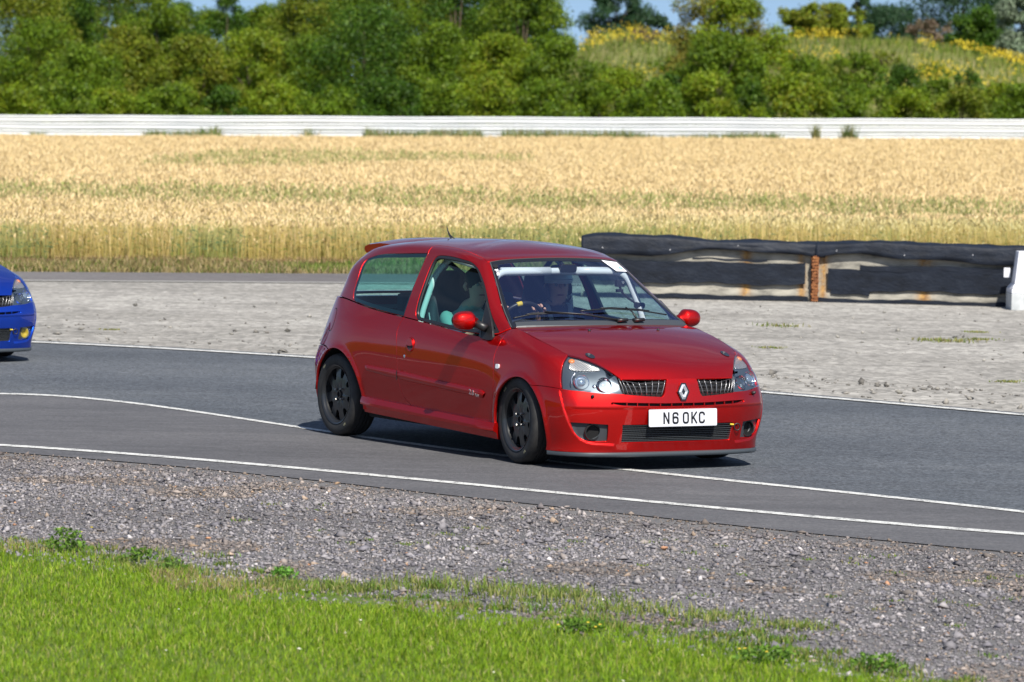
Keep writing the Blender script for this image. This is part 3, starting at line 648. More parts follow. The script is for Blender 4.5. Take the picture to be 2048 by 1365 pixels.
# ---- side skirts
for s in (-1, 1):
    V = []; xs = np.linspace(-2.075, -.275, 16)
    for x in xs:
        t = (x + 2.075) / 1.8; zt = .300 - .058 * t; zb = .205 - .055 * t; e = min(1, (x + 2.075) / .05 + .25, (-.275 - x) / .05 + .25)
        V += [(x, s * .780, zt + .006), (x, s * (.796 + .012 * e), zt + .002), (x, s * (.802 + .034 * e), zt - .030), (x, s * (.800 + .034 * e), zt - .050), (x, s * .785, zt - .062), (x, s * .772, zb - .012), (x, s * .72, zb - .018)]
    F = [(i * 7 + j, i * 7 + j + 1, (i + 1) * 7 + j + 1, (i + 1) * 7 + j) for i in range(15) for j in range(6)] + [tuple(range(7)), tuple(range(105, 112))]
    mb = MB(); mb.add(V, F); mb.build('side_skirt', RED, CAR, smooth='auto')
# ---- rubbing strips (rear quarter and door pieces read as one line)
for s, dr in ((-1, door_r), (1, door_l)):
    A = catmull(to_m('L', OUT['strip'][0]), .02); Bq = catmull(to_m('L', OUT['strip'][2][::-1]), .02); k_ = 90
    A = A[np.linspace(0, len(A) - 1, k_).astype(int)]; Bq = Bq[np.linspace(0, len(Bq) - 1, k_).astype(int)]
    if A[0, 0] < A[-1, 0]: pass
    V = []
    for i in range(k_):
        tt = i / (k_ - 1); e = min(1, tt / .03 + .15, (1 - tt) / .025 + .15) ** .5
        for f, o_ in ((0, -.001), (.02, .006), (.08, .013), (.22, .019), (.45, .022), (.72, .018), (.93, .008), (1.0, -.001)):
            c_ = A[i] * (1 - f) + Bq[i] * f; q_, n_ = surf('L', to_uv('L', c_[None]), o_ * e if o_ > 0 else o_); V.append(q_[0] * [1, s, 1])
    o = MB().add(V, [(i * 8 + j, i * 8 + j + 1, (i + 1) * 8 + j + 1, (i + 1) * 8 + j) for i in range(k_ - 1) for j in range(7)]).build('rubbing_strip', RED, dr, smooth='auto')
    mb = MB(); sweep('L', [(12.35, 4.10), (12.36, 3.50)], .005, .004, .0215, mb, (s,), .01); mb.build('strip_joint', DARK, o)
    M = Matrix.Identity(4); p, n = at('L', (10.235, 3.23), .0225, s)
    tx = Vector((1, 0, -.11)) if s < 0 else Vector((-1, 0, .11)); z = n.normalized(); x = (tx - z * tx.dot(z)).normalized(); y = z.cross(x)
    B = Matrix((x, y, z)).transposed().to_4x4(); B.translation = p
    text_mesh('engine_badge', '2.0', .050, SILVER, o, B @ Matrix.Translation((-.036, .003, 0)), .0012, sx=1.1)
    text_mesh('engine_badge', '16V', .030, SILVER, o, B @ Matrix.Translation((.034, -.005, 0)), .0012, sx=1.1)
# ---- splitter
pl = [(0, .706), (.2, .703), (.40, .690), (.545, .660), (.655, .605), (.725, .520), (.765, .42), (.782, .36)]
pts = catmull(np.array(pl), .03); full = [(x, y) for y, x in pts[::-1]] ; full = [(x, y) for x, y in full] + [(x, -y) for x, y in full[::-1][1:]]
V = []; n = len(full)
for x, y in full:
    cx, cy = x * .93, y * .93
    V += [(cx, cy, .118), (x - .002, y, .113), (x + .002, y * 1.002, .104), (x, y, .092), (x - .006, y * .992, .086), (cx, cy, .088)]
mb = MB(); mb.add(V, [(i * 6 + j, (i + 1) * 6 + j, (i + 1) * 6 + (j + 1) % 6, i * 6 + (j + 1) % 6) for i in range(n - 1) for j in range(6)] + [tuple(range(6)), tuple(range(6 * n - 6, 6 * n))])
mb.build('front_splitter', pmat('splitter_plastic', (.045, .055, .065), .5), CAR, smooth='auto')
# ---- upper grille
GBK = [[(.52, 6.8), (2.2, 6.5)], [(2.2, 6.5), (2.22, 3.7)], [(2.22, 3.7), (.60, 3.5)], [(.60, 3.5), (.52, 6.8)]]
for s in (-1, 1): combine('grille_backing', [panel_half('L', GBK, off=-.030, rim=0)], DARK, CAR, s)
combine('under_bonnet', [panel_half('H', HB, off=-.040, rim=0, gap=.02, h=.06)], DARK, CAR)
for s in (-1, 1):
    def gp(u, v, off): return at('L', (u, v), off, s)[0]
    mb = MB()
    for q in np.linspace(0, 1, 9):
        ub, ut = .80 + 1.42 * q, .66 + 1.72 * q
        a, b = gp(ub, 3.80 + .10 * q, -.004), gp(ut, 6.6 - .5 * q, -.004); m_ = a.lerp(b, .5) + Vector((.006, 0, .002))
        P = [a.lerp(m_, .0), a.lerp(m_, .5) + Vector((.0015, 0, 0)), m_, m_.lerp(b, .5) + Vector((.0015, 0, 0)), b]; mb.tube(P, .0030, 6, flat=.8)
    gb = mb.build('grille', pmat('grille_bar', (.30, .30, .31), .3, metal=.7), CAR, smooth=True)
    mb = MB()
    for f in (.12, .42, .80):
        a = gp(.70, 3.80 + 2.6 * f, -.014); b = gp(2.20 + .10 * f, 3.95 + 2.2 * f, -.014); c_ = gp(1.5, 3.85 + 2.5 * f, -.014); mb.tube([a, a.lerp(c_, .5), c_, c_.lerp(b, .5), b], .0020, 5)
    mb.build('grille_slat', GREYP, gb)
# ---- slot in the bumper
combine('slot_backing', [panel_half('L', OUT['slot'], off=-.020, rim=0, gap=-.004)], DARK, CAR)
mb = MB()
for u in (.0, .42, .84, 1.26, 1.68, 2.1): sweep('L', [(u, 3.05), (u, 3.38)], .006, .010, -.008, mb, (1, -1) if u else (1,), .01)
mb.build('slot_divider', RED, bumper)
mb = MB(); sweep('L', [(2.12, 3.10), (2.55, 3.18), (2.74, 3.25)], .014, .012, -.013, mb, (1, -1)); mb.build('slot_end', RED, bumper)
# ---- lower mesh with the intercooler behind
combine('cooler_core', [panel_half('L', OUT['mesh'], off=-.060, rim=0, gap=-.01)], pmat('cooler', (.035, .037, .042), .5, metal=.3), CAR)
mb = MB()
for u in np.linspace(0.03, 2.17, 38): sweep('L', [(u, .97), (u, 2.12)], .0017, .002, -.009, mb, (1, -1), .04)
mesh_v = mb
me_o = mesh_v.build('lower_mesh', pmat('mesh_wire', (.055, .062, .070), .4, metal=.5), CAR, fixn=False)
mb = MB()
for i, v in enumerate(np.linspace(1.06, 2.05, 9)): sweep('L', [(0, v), (1.2, v), (2.1 + (v - 1) * .1, v)], .0024 if i % 2 else .0034, .003, -.006, mb, (1, -1), .05)
mb.build('mesh_bar', pmat('mesh_bar', (.12, .135, .15), .35, metal=.6), me_o, fixn=False)
p, n = at('L', (2.42, 1.98), .008, 1)
mb = MB(); mb.tube([p + Vector((.004 * math.cos(a), .020 * math.cos(a), -.012 + .022 * math.sin(a))) for a in np.linspace(0, 2 * math.pi, 18, endpoint=False)], .0045, 7, closed=True); tow = mb.build('tow_loop', BLACK, bumper, smooth=True)
mb = MB(); mb.tube([p + Vector((0, -.055, .006)), p + Vector((.004, -.030, .004))], .0055, 8); mb.build('tow_tab', MATS.get('yellow_tab') or pmat('yellow_tab', (.65, .50, .03), .5), tow)
# ---- duct surrounds
for s in (-1, 1):
    f = combine('duct_surround', [panel_half('L', OUT['fog'], [[[(PT['duct'][0] + .40 * math.cos(a), PT['duct'][1] + .50 * math.sin(a)) for a in np.linspace(0, 2 * math.pi, 17)]]], off=-.020, rim=.03, gap=-.004, rimoff=.0)], GREYP, CAR, s)
    p, n = at('L', PT['duct'], -.022, s); n = (n * .5 + Vector((1, 0, 0))).normalized(); M = Matrix.Translation(p) @ frame(n)
    mb = MB(); mb.lathe([(.056, .0), (.052, .010), (.046, .010), (.044, -.004), (.040, -.10), (.0, -.10)], 32, M, 'Z'); mb.build('cooling_duct', BLACK, f, smooth='auto')
# ---- headlamps
for s in (-1, 1):
    hl = combine('headlamp', [panel_half('L', OUT['headlamp'], gap=.0015, off=.001, rim=.006)], LAMPGLASS, CAR, s)
    combine('bezel', [panel_half('L', OUT['headlamp'], gap=.0018, off=-.020, rim=0)], LAMPGREY, hl, s)
    fw_ = Vector((1, .12 * s, .10)).normalized()
    def lampdir(key): p, n = at('L', PT[key], -.026, s); return p, (n * .55 + fw_ * .45).normalized()
    p, n = lampdir('projector'); M = Matrix.Translation(p + n * .008) @ frame(n)
    mb = MB(); mb.lathe([(.052, .004), (.049, .012), (.046, .010), (.043, .0), (.038, -.004), (.030, -.004)], 36, M, 'Z'); mb.build('lamp_ring', CHROME, hl, smooth='auto')
    mb = MB(); mb.lathe([(.0, .013), (.010, .0125), (.020, .009), (.027, .004), (.030, -.004)], 28, M, 'Z'); mb.build('projector_lens', pmat('lens', (.35, .40, .45), .05, metal=.6, coat=1), hl, smooth=True)
    mb = MB()
    V = []
    pa, na = at('L', PT['projector'], -.006, s); B = frame(n)
    arcp = [pa + (B @ Vector((math.cos(a) * .064 * (1 if s < 0 else -1), math.sin(a) * .064, 0))) for a in np.linspace(2.0, 3.5, 12)]
    mb.tube(arcp, [.0012] + [.0032] * 10 + [.0012], 8); mb.build('lamp_trim', CHROME, hl, smooth=True)
    p, n = lampdir('reflector'); M = Matrix.Translation(p + n * .010) @ frame(n)
    mb = MB(); mb.lathe([(.050, .008), (.047, .010), (.044, .004), (.036, -.006), (.022, -.012), (.012, -.014), (.010, -.006), (.0, -.004)], 14, M, 'Z'); mb.build('reflector', pmat('lamp_reflector', (.20, .22, .25), .22, metal=.9), hl)
    # bright bridge between the two lamps
    pm, nm = at('L', ((PT['projector'][0] + PT['reflector'][0]) / 2 - .12, 4.50), -.016, s)
    mb = MB(); mb.lathe([(.0, .003), (.008, .002), (.014, -.004)], 9, Matrix.Translation(pm) @ frame(nm), 'Z'); mb.build('reflector_bridge', CHROME, hl)
    mb = MB(); mb.lathe([(.050, .008), (.0475, .013), (.0455, .009)], 36, Matrix.Translation(p + n * .010) @ frame(n), 'Z'); mb.build('lamp_ring', CHROME, hl, smooth='auto')
    ind = combine('indicator', [panel_half('L', OUT['indicator'], gap=0, off=-.0125, rim=.006, h=.02, rimoff=.002)], pmat('clear_ribbed', (.50, .46, .42), .22, metal=.6), hl, s)
    g = NG(MATS['clear_ribbed'])
    if not g.b.inputs['Normal'].is_linked:
        wv = g.n('TexWave'); wv.inputs['Scale'].default_value = 34; g.link(g.coord('Object'), wv.inputs['Vector']); g.bump(wv.outputs['Fac'], .7, .004)
    p, n = at('L', (PT['projector'][0] + .62, 6.02), -.0105, s); mb = MB(); mb.lathe([(.0, .008), (.012, .006), (.020, .001), (.021, -.004)], 20, Matrix.Translation(p) @ frame(n), 'Z')
    mb.build('amber_bulb', pmat('amber', (.75, .22, .06), .25, coat=.5), hl, smooth=True)
# ---- windscreen and seals
scr = mbp('windscreen', 'screen', SCREENGLASS, k='G', gap=.012, off=-.001, rim=0)
uvs = OUT['screen']
def inset_hole(segs, k, d_top, d_side, d_bot):
    R = ring_of(k, segs, .02); uu_, su_, vv_, sv_ = METRIC[k]
    mn, mxx = R.min(0), R.max(0)
    return None
wscr_in = [[(0, .30), (3.00, .27)], [(3.00, .27), (2.93, .9), (2.90, 2.0), (2.85, 2.78)], [(2.85, 2.78), (1.4, 2.86), (0, 2.88)], [(0, 2.88), (0, .30)]]
# the black band round the glass: outline of the screen minus its clear middle, cut at the centre line
top_v = OUT['screen'][2][-1][1]
band = [[(0, .03), (OUT['screen'][0][1][0], .03)], OUT['screen'][1], OUT['screen'][2], [(0, top_v), (0, 2.88)], wscr_in[2][::-1], wscr_in[1][::-1], wscr_in[0][::-1], [(0, .30), (0, .03)]]
combine('screen_band', [panel_half('G', band, gap=-.0005, off=.001, rim=.006)], GBLACK, scr)
mb = MB()
pp = [q for q in OUT['screen'][1]] 
sweep('G', OUT['screen'][1][::-1], .008, .006, .002, mb, (1, -1), .04); sweep('G', [(p[0], p[1]) for p in OUT['screen'][2]], .006, .005, .002, mb, (1, -1), .05)
mb.build('screen_trim', pmat('seal_grey', (.05, .055, .06), .5), scr)
# ---- side windows
for s, dr in ((-1, door_r), (1, door_l)):
    D = OUT['dwin']; c = np.array([5.6, 1.5])
    allp = np.array([p for sg in D for p in sg]); 
    gl_top = 2.62
    Dm = [to_m('G', sg) for sg in D]; R = ring_of('G', D, .02)
    if area(R) < 0: R = R[::-1]
    nx = np.roll(R, -1, 0) - np.roll(R, 1, 0); nx /= np.linalg.norm(nx, axis=1, keepdims=True); R2 = R - np.c_[nx[:, 1], -nx[:, 0]] * .020
    hole = [[tuple(p) for p in to_uv('G', R2)] + [tuple(to_uv('G', R2[:1])[0])]]
    combine('window_seal', [panel_half('G', D, [hole], gap=.0005, off=-.003, rim=.018)], BLACK, dr, s)
    gr = to_uv('G', R2); gr[:, 1] = np.minimum(gr[:, 1], 2.70 - .10 * np.clip(7 - gr[:, 0], 0, 9)) if s < 0 else gr[:, 1]
    R3 = [[tuple(p) for p in gr] + [tuple(gr[0])]]
    combine('door_window', [panel_half('G', R3, gap=-.004, off=-.014, rim=0)], SIDEGLASS, dr, s)
    mbm = MB()
qw = combine('quarter_window', [panel_half('G', OUT['qwin'], gap=.0015, off=-.001, rim=.004)], SIDEGLASS, CAR, -1)
ql = combine('quarter_window', [panel_half('G', OUT['qwin'], gap=.0015, off=-.001, rim=.004)], SIDEGLASS, CAR, 1)
R = ring_of('G', OUT['qwin'], .02); R = R[::-1] if area(R) < 0 else R
nx = np.roll(R, -1, 0) - np.roll(R, 1, 0); nx /= np.linalg.norm(nx, axis=1, keepdims=True)
R2 = to_uv('G', R - np.c_[nx[:, 1], -nx[:, 0]] * .034); hole = [[tuple(p) for p in R2] + [tuple(R2[0])]]
for s, q_ in ((-1, qw), (1, ql)):
    combine('window_band', [panel_half('G', OUT['qwin'], [hole], gap=.003, off=-.006, rim=0)], pmat('frit', (.006, .008, .010), .35), q_, s)
rg = combine('rear_window', [panel_half('G', tail_notch, gap=.001, off=-.002, rim=0)], SIDEGLASS, CAR)
# ---- fuel flap, door handles, locks, repeaters
combine('flap_gap', [panel_half('L', OUT['fuel'] + [[OUT['fuel'][0][-1], OUT['fuel'][0][0]]], gap=-.004, off=.0008, rim=.002, h=.02)], DARK, shell, -1)
combine('fuel_flap', [panel_half('L', OUT['fuel'] + [[OUT['fuel'][0][-1], OUT['fuel'][0][0]]], gap=0, off=.002, rim=.004, h=.02)], RED, shell, -1)
for s, dr in ((-1, door_r), (1, door_l)):
    p, n = at('L', PT['handle'], 0, s)
    hn = empty('door_handle', p); hn.parent = dr
    M = frame(n)
    mb = MB(); mb.lathe([(.050, .0), (.0485, .0042), (.0455, .0046), (.043, .0024), (.0, .0022)], 40, M, 'Z'); mb.build('handle_cup', RED, hn, smooth='auto')
    mb = MB(); P = [(.0425 * math.cos(a), .0425 * math.sin(a)) for a in np.linspace(math.pi + .25, 2 * math.pi - .25, 16)]
    mb.prism(P, lambda x, y, d: M @ Vector((x, y, d)), .001, .0030); mb.build('handle_shade', pmat('shaded_red', (.10, .004, .004), .5, coat=.3), hn)  # raised dark red plate: shade of the handle recess put into its colour
    mb = MB(); P = [(.0425 * math.cos(a), .0425 * math.sin(a)) for a in np.linspace(.12, math.pi - .12, 16)]
    mb.prism(P + [(-.044, -.006), (0, -.012), (.044, -.006)], lambda x, y, d: M @ Vector((x, y, d)), .001, .0105); mb.build('handle_flap', RED, hn, bevel=.0025)
    mb = MB(); mb.prism([(-.038, -.011), (0, -.015), (.038, -.011), (.034, -.022), (-.034, -.022)], lambda x, y, d: M @ Vector((x, y, d)), .001, .0038); mb.build('handle_gap', DARK, hn)
    p, n = at('L', PT['lock'], 0, s); mb = MB(); mb.lathe([(.0, .003), (.009, .003), (.012, .001), (.012, -.001)], 20, Matrix.Translation(p) @ frame(n), 'Z'); mb.build('door_lock', CHROME, dr, smooth='auto')
    p, n = at('L', PT['repeater'], 0, s); M2 = Matrix.Translation(p) @ frame(n)
    mb = MB(); mb.prism([(.020 * math.copysign(abs(math.cos(a)) ** .5, math.cos(a)), .015 * math.copysign(abs(math.sin(a)) ** .5, math.sin(a))) for a in np.linspace(0, 2 * math.pi, 24, endpoint=False)], lambda x, y, d: M2 @ Vector((x, y, d)), -.001, .007)
    mb.build('side_repeater', pmat('repeater_lens', (.72, .74, .76), .15, coat=.6), CAR, smooth='auto')
# ---- mirrors
for s, dr in ((-1, door_r), (1, door_l)):
    mir = empty('door_mirror', (-.56, s * .872, .902)); mir.parent = CAR
    V = []; n1, n2 = 22, 28
    for i in range(n1 + 1):
        t = i / n1; y = -.085 + .178 * t      # inboard to outboard
        if t < .32: k = t / .32; ry = .026 + (.062 - .026) * (k * k * (3 - 2 * k)); rx = .032 + (.058 - .032) * (k * k * (3 - 2 * k)); cz = -.006 * (1 - k)
        else: k = (t - .32) / .68; e = max(0, 1 - k ** 3.2) ** .5; ry = .062 * e + .0005; rx = .058 * e + .0005; cz = 0
        for j in range(n2):
            a = 2 * math.pi * j / n2; c, d = math.cos(a), math.sin(a)
            px = rx * 1.15 * math.copysign(abs(c) ** .85, c) if c > 0 else rx * .55 * math.copysign(abs(c) ** .5, c)
            V.append((px, s * y, cz + ry * math.copysign(abs(d) ** .9, d)))
    F = [(i * n2 + j, i * n2 + (j + 1) % n2, (i + 1) * n2 + (j + 1) % n2, (i + 1) * n2 + j) for i in range(n1) for j in range(n2)] + [tuple(range(n2)), tuple(range(n1 * n2, (n1 + 1) * n2))]
    mb = MB(); mb.add(V, F); mb.build('mirror_housing', RED, mir, smooth=True)
    mb = MB(); mb.prism([(.068 * math.cos(a), .047 * math.sin(a)) for a in np.linspace(0, 2 * math.pi, 28, endpoint=False)], lambda x, y, d: (d, s * (.01) + x, y), -.036, -.0355); mb.build('mirror_glass', CHROME, mir)
    mb = MB(); mb.prism([(.074 * math.cos(a), .052 * math.sin(a)) for a in np.linspace(0, 2 * math.pi, 28, endpoint=False)], lambda x, y, d: (d, s * (.01) + x, y), -.034, -.026); mb.build('mirror_frame', BLACK, mir)
    mb = MB(); mb.tube([(-.005, s * -.06, -.012), (.05, s * -.085, -.03), (.10, s * -.105, -.05)], [.030, .028, .026], 16); mb.build('mirror_arm', BLACK, mir, smooth=True)
    # black corner piece of the door
    tri = [(-.612, 1.023), (-.526, .958), (-.454, .896), (-.405, .84), (-.380, .80), (-.384, .783), (-.422, .778), (-.509, .785), (-.548, .799), (-.556, .877), (-.575, .942)]
    mb = MB(); mb.prism(tri, lambda x, z, d: (x, s * (y_at(x, z) + d), z), -.006, .010); mb.build('mirror_mount', BLACK, mir if False else CAR, bevel=.003)
# ---- wipers
def on_screen(u, v, off=.012, side=-1): return at('G', (abs(u), v), off, -1 if u < 0 else 1)[0]
for path, piv in (([(-2.9, .36), (-2.2, .50), (-1.4, .52), (-.55, .44)], None), ([(-.62, .62), (.3, .72), (1.3, .62), (2.3, .42)], None)):
    P = [on_screen(u, v, .016) for u, v in path]; P2 = catmull(np.array([[i, 0] for i in range(len(P))], float), 1)
    pts = []
    for i in range(len(P) - 1):
        for t in np.linspace(0, 1, 6, endpoint=False):
            pts.append(P[i].lerp(P[i + 1], t))
    pts.append(P[-1])
    w = empty('wiper', P[-1 if path[0][0] < -1 else 0]); w.parent = CAR; inv = -Vector(w.location)
    mb = MB(); mb.tube([p + inv for p in pts], .0048, 8); mb.tube([p + inv + Vector((.004, 0, .008)) for p in pts[4:-4]], .003, 6); mb.build('wiper_blade', BLACK, w, smooth=True)
    mb = MB(); a = pts[len(pts) // 2] + Vector((.01, 0, .016)); b = at('G', (.35 if path[0][0] < -1 else .9, .12), .02, 1)[0]; mb.tube([a + inv, a.lerp(b, .5) + Vector((.01, 0, .012)) + inv, b + inv], [.004, .005, .009], 8); mb.build('wiper_arm', BLACK, w, smooth=True)
    mb = MB(); mb.tube([b + inv + Vector((0, -.03, .0)), b + inv + Vector((0, .05, .004))], [.020, .016], 12, flat=.7); mb.build('wiper_cap', BLACK, w, smooth=True)
mb = MB(); sweep('G', [(-0.0, .10), (1.5, .11), (2.9, .12)], .07, .006, .003, mb, (1, -1), .05); mb.build('cowl_panel', GREYP, CAR)
# ---- bonnet details
for s in (-1, 1):
    p, n = at('H', PT['pin'], 0, s); M = Matrix.Translation(p) @ frame(n, Vector((1, .0, 0)))
    B = Matrix.Rotation(math.radians(8) * s, 4, 'Z')
    pn = empty('bonnet_pin', p); pn.parent = bonnet; L = frame(n, Vector((1, 0, 0)))
    mb = MB(); mb.prism([(.026 * math.cos(a), .044 * math.sin(a)) for a in np.linspace(0, 2 * math.pi, 28, endpoint=False)], lambda x, y, d: L @ Vector((x, y, d)), .0, .0035); mb.build('pin_plate', GBLACK, pn)
    mb = MB(); mb.lathe([(.0, .009), (.009, .009), (.010, .004)], 16, L @ Matrix.Translation((0, -.016, 0)), 'Z'); mb.build('pin_head', STEEL, pn)
    p, n = at('H', PT['jet'], 0, s); mb = MB(); mb.lathe([(.0, .011), (.006, .011), (.009, .006), (.010, 0)], 12, Matrix.Translation(p) @ frame(n, Vector((1, 0, 0))), 'Z'); mb.build('washer_jet', BLACK, bonnet, smooth='auto')
    p, n = at('L', PT['washer'], .0, s); mb = MB(); mb.tube([p - n * .003, p + n * .012, p + n * .026], [.013, .012, .006], 12); mb.build('lamp_washer', BLACK, bumper, smooth=True)
# ---- badge
bp, bn = Vector((.7475, 0, .503)), Vector((1, 0, .10)).normalized(); BF = Matrix.Translation(bp) @ frame(bn)
bd = empty('nose_badge', bp); bd.parent = CAR; BF = frame(bn)
def rh(w, h, c=.010): return [(w, 0), (c, h), (-c, h), (-w, 0), (-c, -h), (c, -h)]
mb = MB(); mb.prism(rh(.046, .057, .018), lambda x, y, d: BF @ Vector((x, y, d)), -.02, .004); mb.build('badge_surround', GBLACK, bd, bevel=.002)
o_, i_ = rh(.036, .048, .010), rh(.0125, .022, .0012); m_ = [((a[0] + b[0]) / 2, (a[1] + b[1]) / 2) for a, b in zip(o_, i_)]
V = [BF @ Vector((x, y, .004)) for x, y in o_] + [BF @ Vector((x, y, .013)) for x, y in m_] + [BF @ Vector((x, y, .004)) for x, y in i_]
mb = MB(); mb.add(V, [(r * 6 + i, r * 6 + (i + 1) % 6, (r + 1) * 6 + (i + 1) % 6, (r + 1) * 6 + i) for r in range(2) for i in range(6)]); mb.build('badge_diamond', CHROME if False else pmat('badge_silver', (.70, .73, .78), .25, metal=.6), bd)
# ---- number plate with lettering cut as strokes
pl_c = Vector((.7495, 0, .337)); pl_n = Vector((1, 0, .045)).normalized(); PF = frame(pl_n)
plate = empty('number_plate', pl_c); plate.parent = CAR
def rrect(w, h, r, n=5): return [(sx * (w / 2 - r) + r * math.cos(a), sy * (h / 2 - r) + r * math.sin(a)) for sx, sy, a0 in ((1, 1, 0), (-1, 1, math.pi / 2), (-1, -1, math.pi), (1, -1, 1.5 * math.pi)) for a in np.linspace(a0, a0 + math.pi / 2, n)]
mb = MB(); mb.prism(rrect(.520, .111, .008), lambda x, y, d: PF @ Vector((x, y, d)), -.004, .003); mb.build('plate_board', WHITEP, plate, bevel=.0012)
def stroke(mb, pts, w, z):
    for (a, b) in zip(pts[:-1], pts[1:]):
        a, b = Vector((*a, 0)), Vector((*b, 0)); d = (b - a).normalized(); nn = Vector((-d.y, d.x, 0)) * w / 2; e = d * 0
        mb.add([PF @ Vector((q.x, q.y, z)) for q in (a - nn, b - nn, b + nn, a + nn)], [(0, 1, 2, 3)]); z += .00004
    for p in pts[1:-1]:
        mb.add([PF @ Vector((p[0] + w / 2 * math.cos(t), p[1] + w / 2 * math.sin(t), z)) for t in np.linspace(0, 2 * math.pi, 12, endpoint=False)], [tuple(range(12))]); z += .00004
    return z
def oval(x0, x1, y0, y1, r, seq=None):
    P = []
    for cx, cy, a0 in ((x1 - r, y1 - r, 0), (x0 + r, y1 - r, math.pi / 2), (x0 + r, y0 + r, math.pi), (x1 - r, y0 + r, 1.5 * math.pi)):
        P += [(cx + r * math.cos(a), cy + r * math.sin(a)) for a in np.linspace(a0, a0 + math.pi / 2, 5)]
    return P + [P[0]]
H, Wd, sw = .0755, .047, .0118; y0, y1 = -H / 2 + sw / 2 - .001, H / 2 - sw / 2 - .001
def X(f): return -.26 + f
def glyph(nm, x):
    a, b = x + sw / 2, x + Wd - sw / 2; mb = MB(); z = .0042
    if nm == 'N': stroke(mb, [(a, y0 - sw / 2), (a, y1 + sw / 2)], sw, z); stroke(mb, [(b, y0 - sw / 2), (b, y1 + sw / 2)], sw, z + .0001); stroke(mb, [(a, y1 + .004), (b, y0 - .004)], sw * .86, z + .0002)
    if nm == 'O': stroke(mb, oval(a, b, y0, y1, .013), sw, z)
    if nm == 'C': P = oval(a, b, y0, y1, .013); stroke(mb, [(b, y1 - .018)] + P[0:0] + [(b - .013 + .013 * math.cos(t), y1 - .013 + .013 * math.sin(t)) for t in np.linspace(0, math.pi / 2, 5)] + P[5:15] + P[15:20][0:4] + [(b, y0 + .018)], sw, z)
    if nm == '6':
        stroke(mb, [(b, y1 - .0135)] + [(b - .012 + .012 * math.cos(t), y1 - .012 + .012 * math.sin(t)) for t in np.linspace(0, math.pi / 2, 5)] + [(a + .012 + .012 * math.cos(t), y1 - .012 + .012 * math.sin(t)) for t in np.linspace(math.pi / 2, math.pi, 5)] + [(a, y0 + .012)], sw, z)
        stroke(mb, oval(a, b, y0, .0035, .012), sw, z + .0008)
    if nm == 'K': stroke(mb, [(a, y0 - sw / 2), (a, y1 + sw / 2)], sw, z); stroke(mb, [(a + .003, -.008), (b + .001, y1 + sw / 2)], sw * .95, z + .0001); stroke(mb, [(a + .008, .006), (b + .002, y0 - sw / 2)], sw * .95, z + .0002)
    mb.build('plate_letter', INK, plate, fixn=False)
for nm, f in (('N', .108), ('6', .177), ('O', .256), ('K', .321), ('C', .379)): glyph(nm, X(f))
# ---- roof aerial and spoiler
mb = MB(); p = Vector((-2.28, 0, 1.372)); mb.tube([p + Vector(q) for q in ((.045, 0, 0), (.020, 0, .012), (-.010, 0, .030), (-.040, 0, .062), (-.052, 0, .096))], [.018, .015, .009, .005, .002], 8, flat=.5); mb.build('roof_aerial', BLACK, CAR, smooth=True)
V = []; cs = np.linspace(-1, 1, 25)
for c in cs:
    a = abs(c); y = c * .405; xr = -2.865 + .065 * a ** 3; xf = -2.20 - .04 * a; zt = 1.345 - .030 * a ** 2.2; zf = 1.381 - .050 * a ** 2.2
    if a > .97: xr += .02
    V += [(xf, y, zf - .012), (xf - .12, y, zf + .001), ((xf + xr) / 2 - .05, y, (zf + zt) / 2 + .012), (xr + .06, y, zt + .006), (xr + .006, y, zt - .008), (xr - .004, y, zt - .030), (xr + .015, y, zt - .052), (xr + .13, y, zt - .062), (xf - .10, y, zf - .07)]
m9 = 9; F = [(i * m9 + j, i * m9 + (j + 1) % m9, (i + 1) * m9 + (j + 1) % m9, (i + 1) * m9 + j) for i in range(24) for j in range(m9)] + [tuple(range(m9)), tuple(range(24 * m9, 25 * m9))]
mb = MB(); mb.add(V, F); mb.build('roof_spoiler', RED, CAR, smooth='auto')
# ---- tail lamps and rear plate
for s in (-1, 1):
    tl = combine('tail_lamp', [panel_half('L', [[(17.2, 4.9), (18.3, 4.95)], [(18.3, 4.95), (18.2, 6.7)], [(18.2, 6.7), (17.3, 6.6)], [(17.3, 6.6), (17.2, 4.9)]], off=.004, rim=.008)], pmat('tail_red', (.35, .01, .01), .1, coat=1), CAR, s)
# ---- windscreen stickers
def screen_card(name, cs, mat, parent, off=.0035):
    P = [at('G', c, off, 1 if sgn > 0 else -1)[0] for c, sgn in cs]; mb = MB(); mb.add([tuple(p) for p in P] + [tuple(p + Vector((.0012, 0, .0008))) for p in P], [(0, 1, 2, 3), (7, 6, 5, 4), (0, 4, 5, 1), (1, 5, 6, 2), (2, 6, 7, 3), (3, 7, 4, 0)]); return mb.build(name, mat, parent), P
PAPER = pmat('paper', (.80, .80, .85), .5)
st, P = screen_card('track_pass_sticker', [((1.75, 2.92), 1), ((2.75, 2.90), 1), ((2.90, 2.40), 1), ((2.02, 2.36), 1)], PAPER, scr, .005)
x = (P[1] - P[0]).normalized(); n = x.cross(P[3] - P[0]).normalized(); n = n if n.x > 0 else -n; y = n.cross(x); SB = Matrix((x, y, n)).transposed().to_4x4(); SB.translation = (P[0] + P[1] + P[2] + P[3]) / 4 + n * .003
text_mesh('sticker_text', 'DRIVER', .030, pmat('violet_ink', (.16, .12, .42), .5), st, SB @ Matrix.Translation((-.012, .034, 0)), .0004)
text_mesh('sticker_number', '26', .052, pmat('teal_ink', (.04, .36, .48), .5), st, SB @ Matrix.Translation((.02, -.014, 0)), .0004)
st2, P = screen_card('screen_label', [((2.86, 2.52), -1), ((2.70, 2.54), -1), ((2.72, 2.28), -1), ((2.89, 2.25), -1)], PAPER, scr, .004)
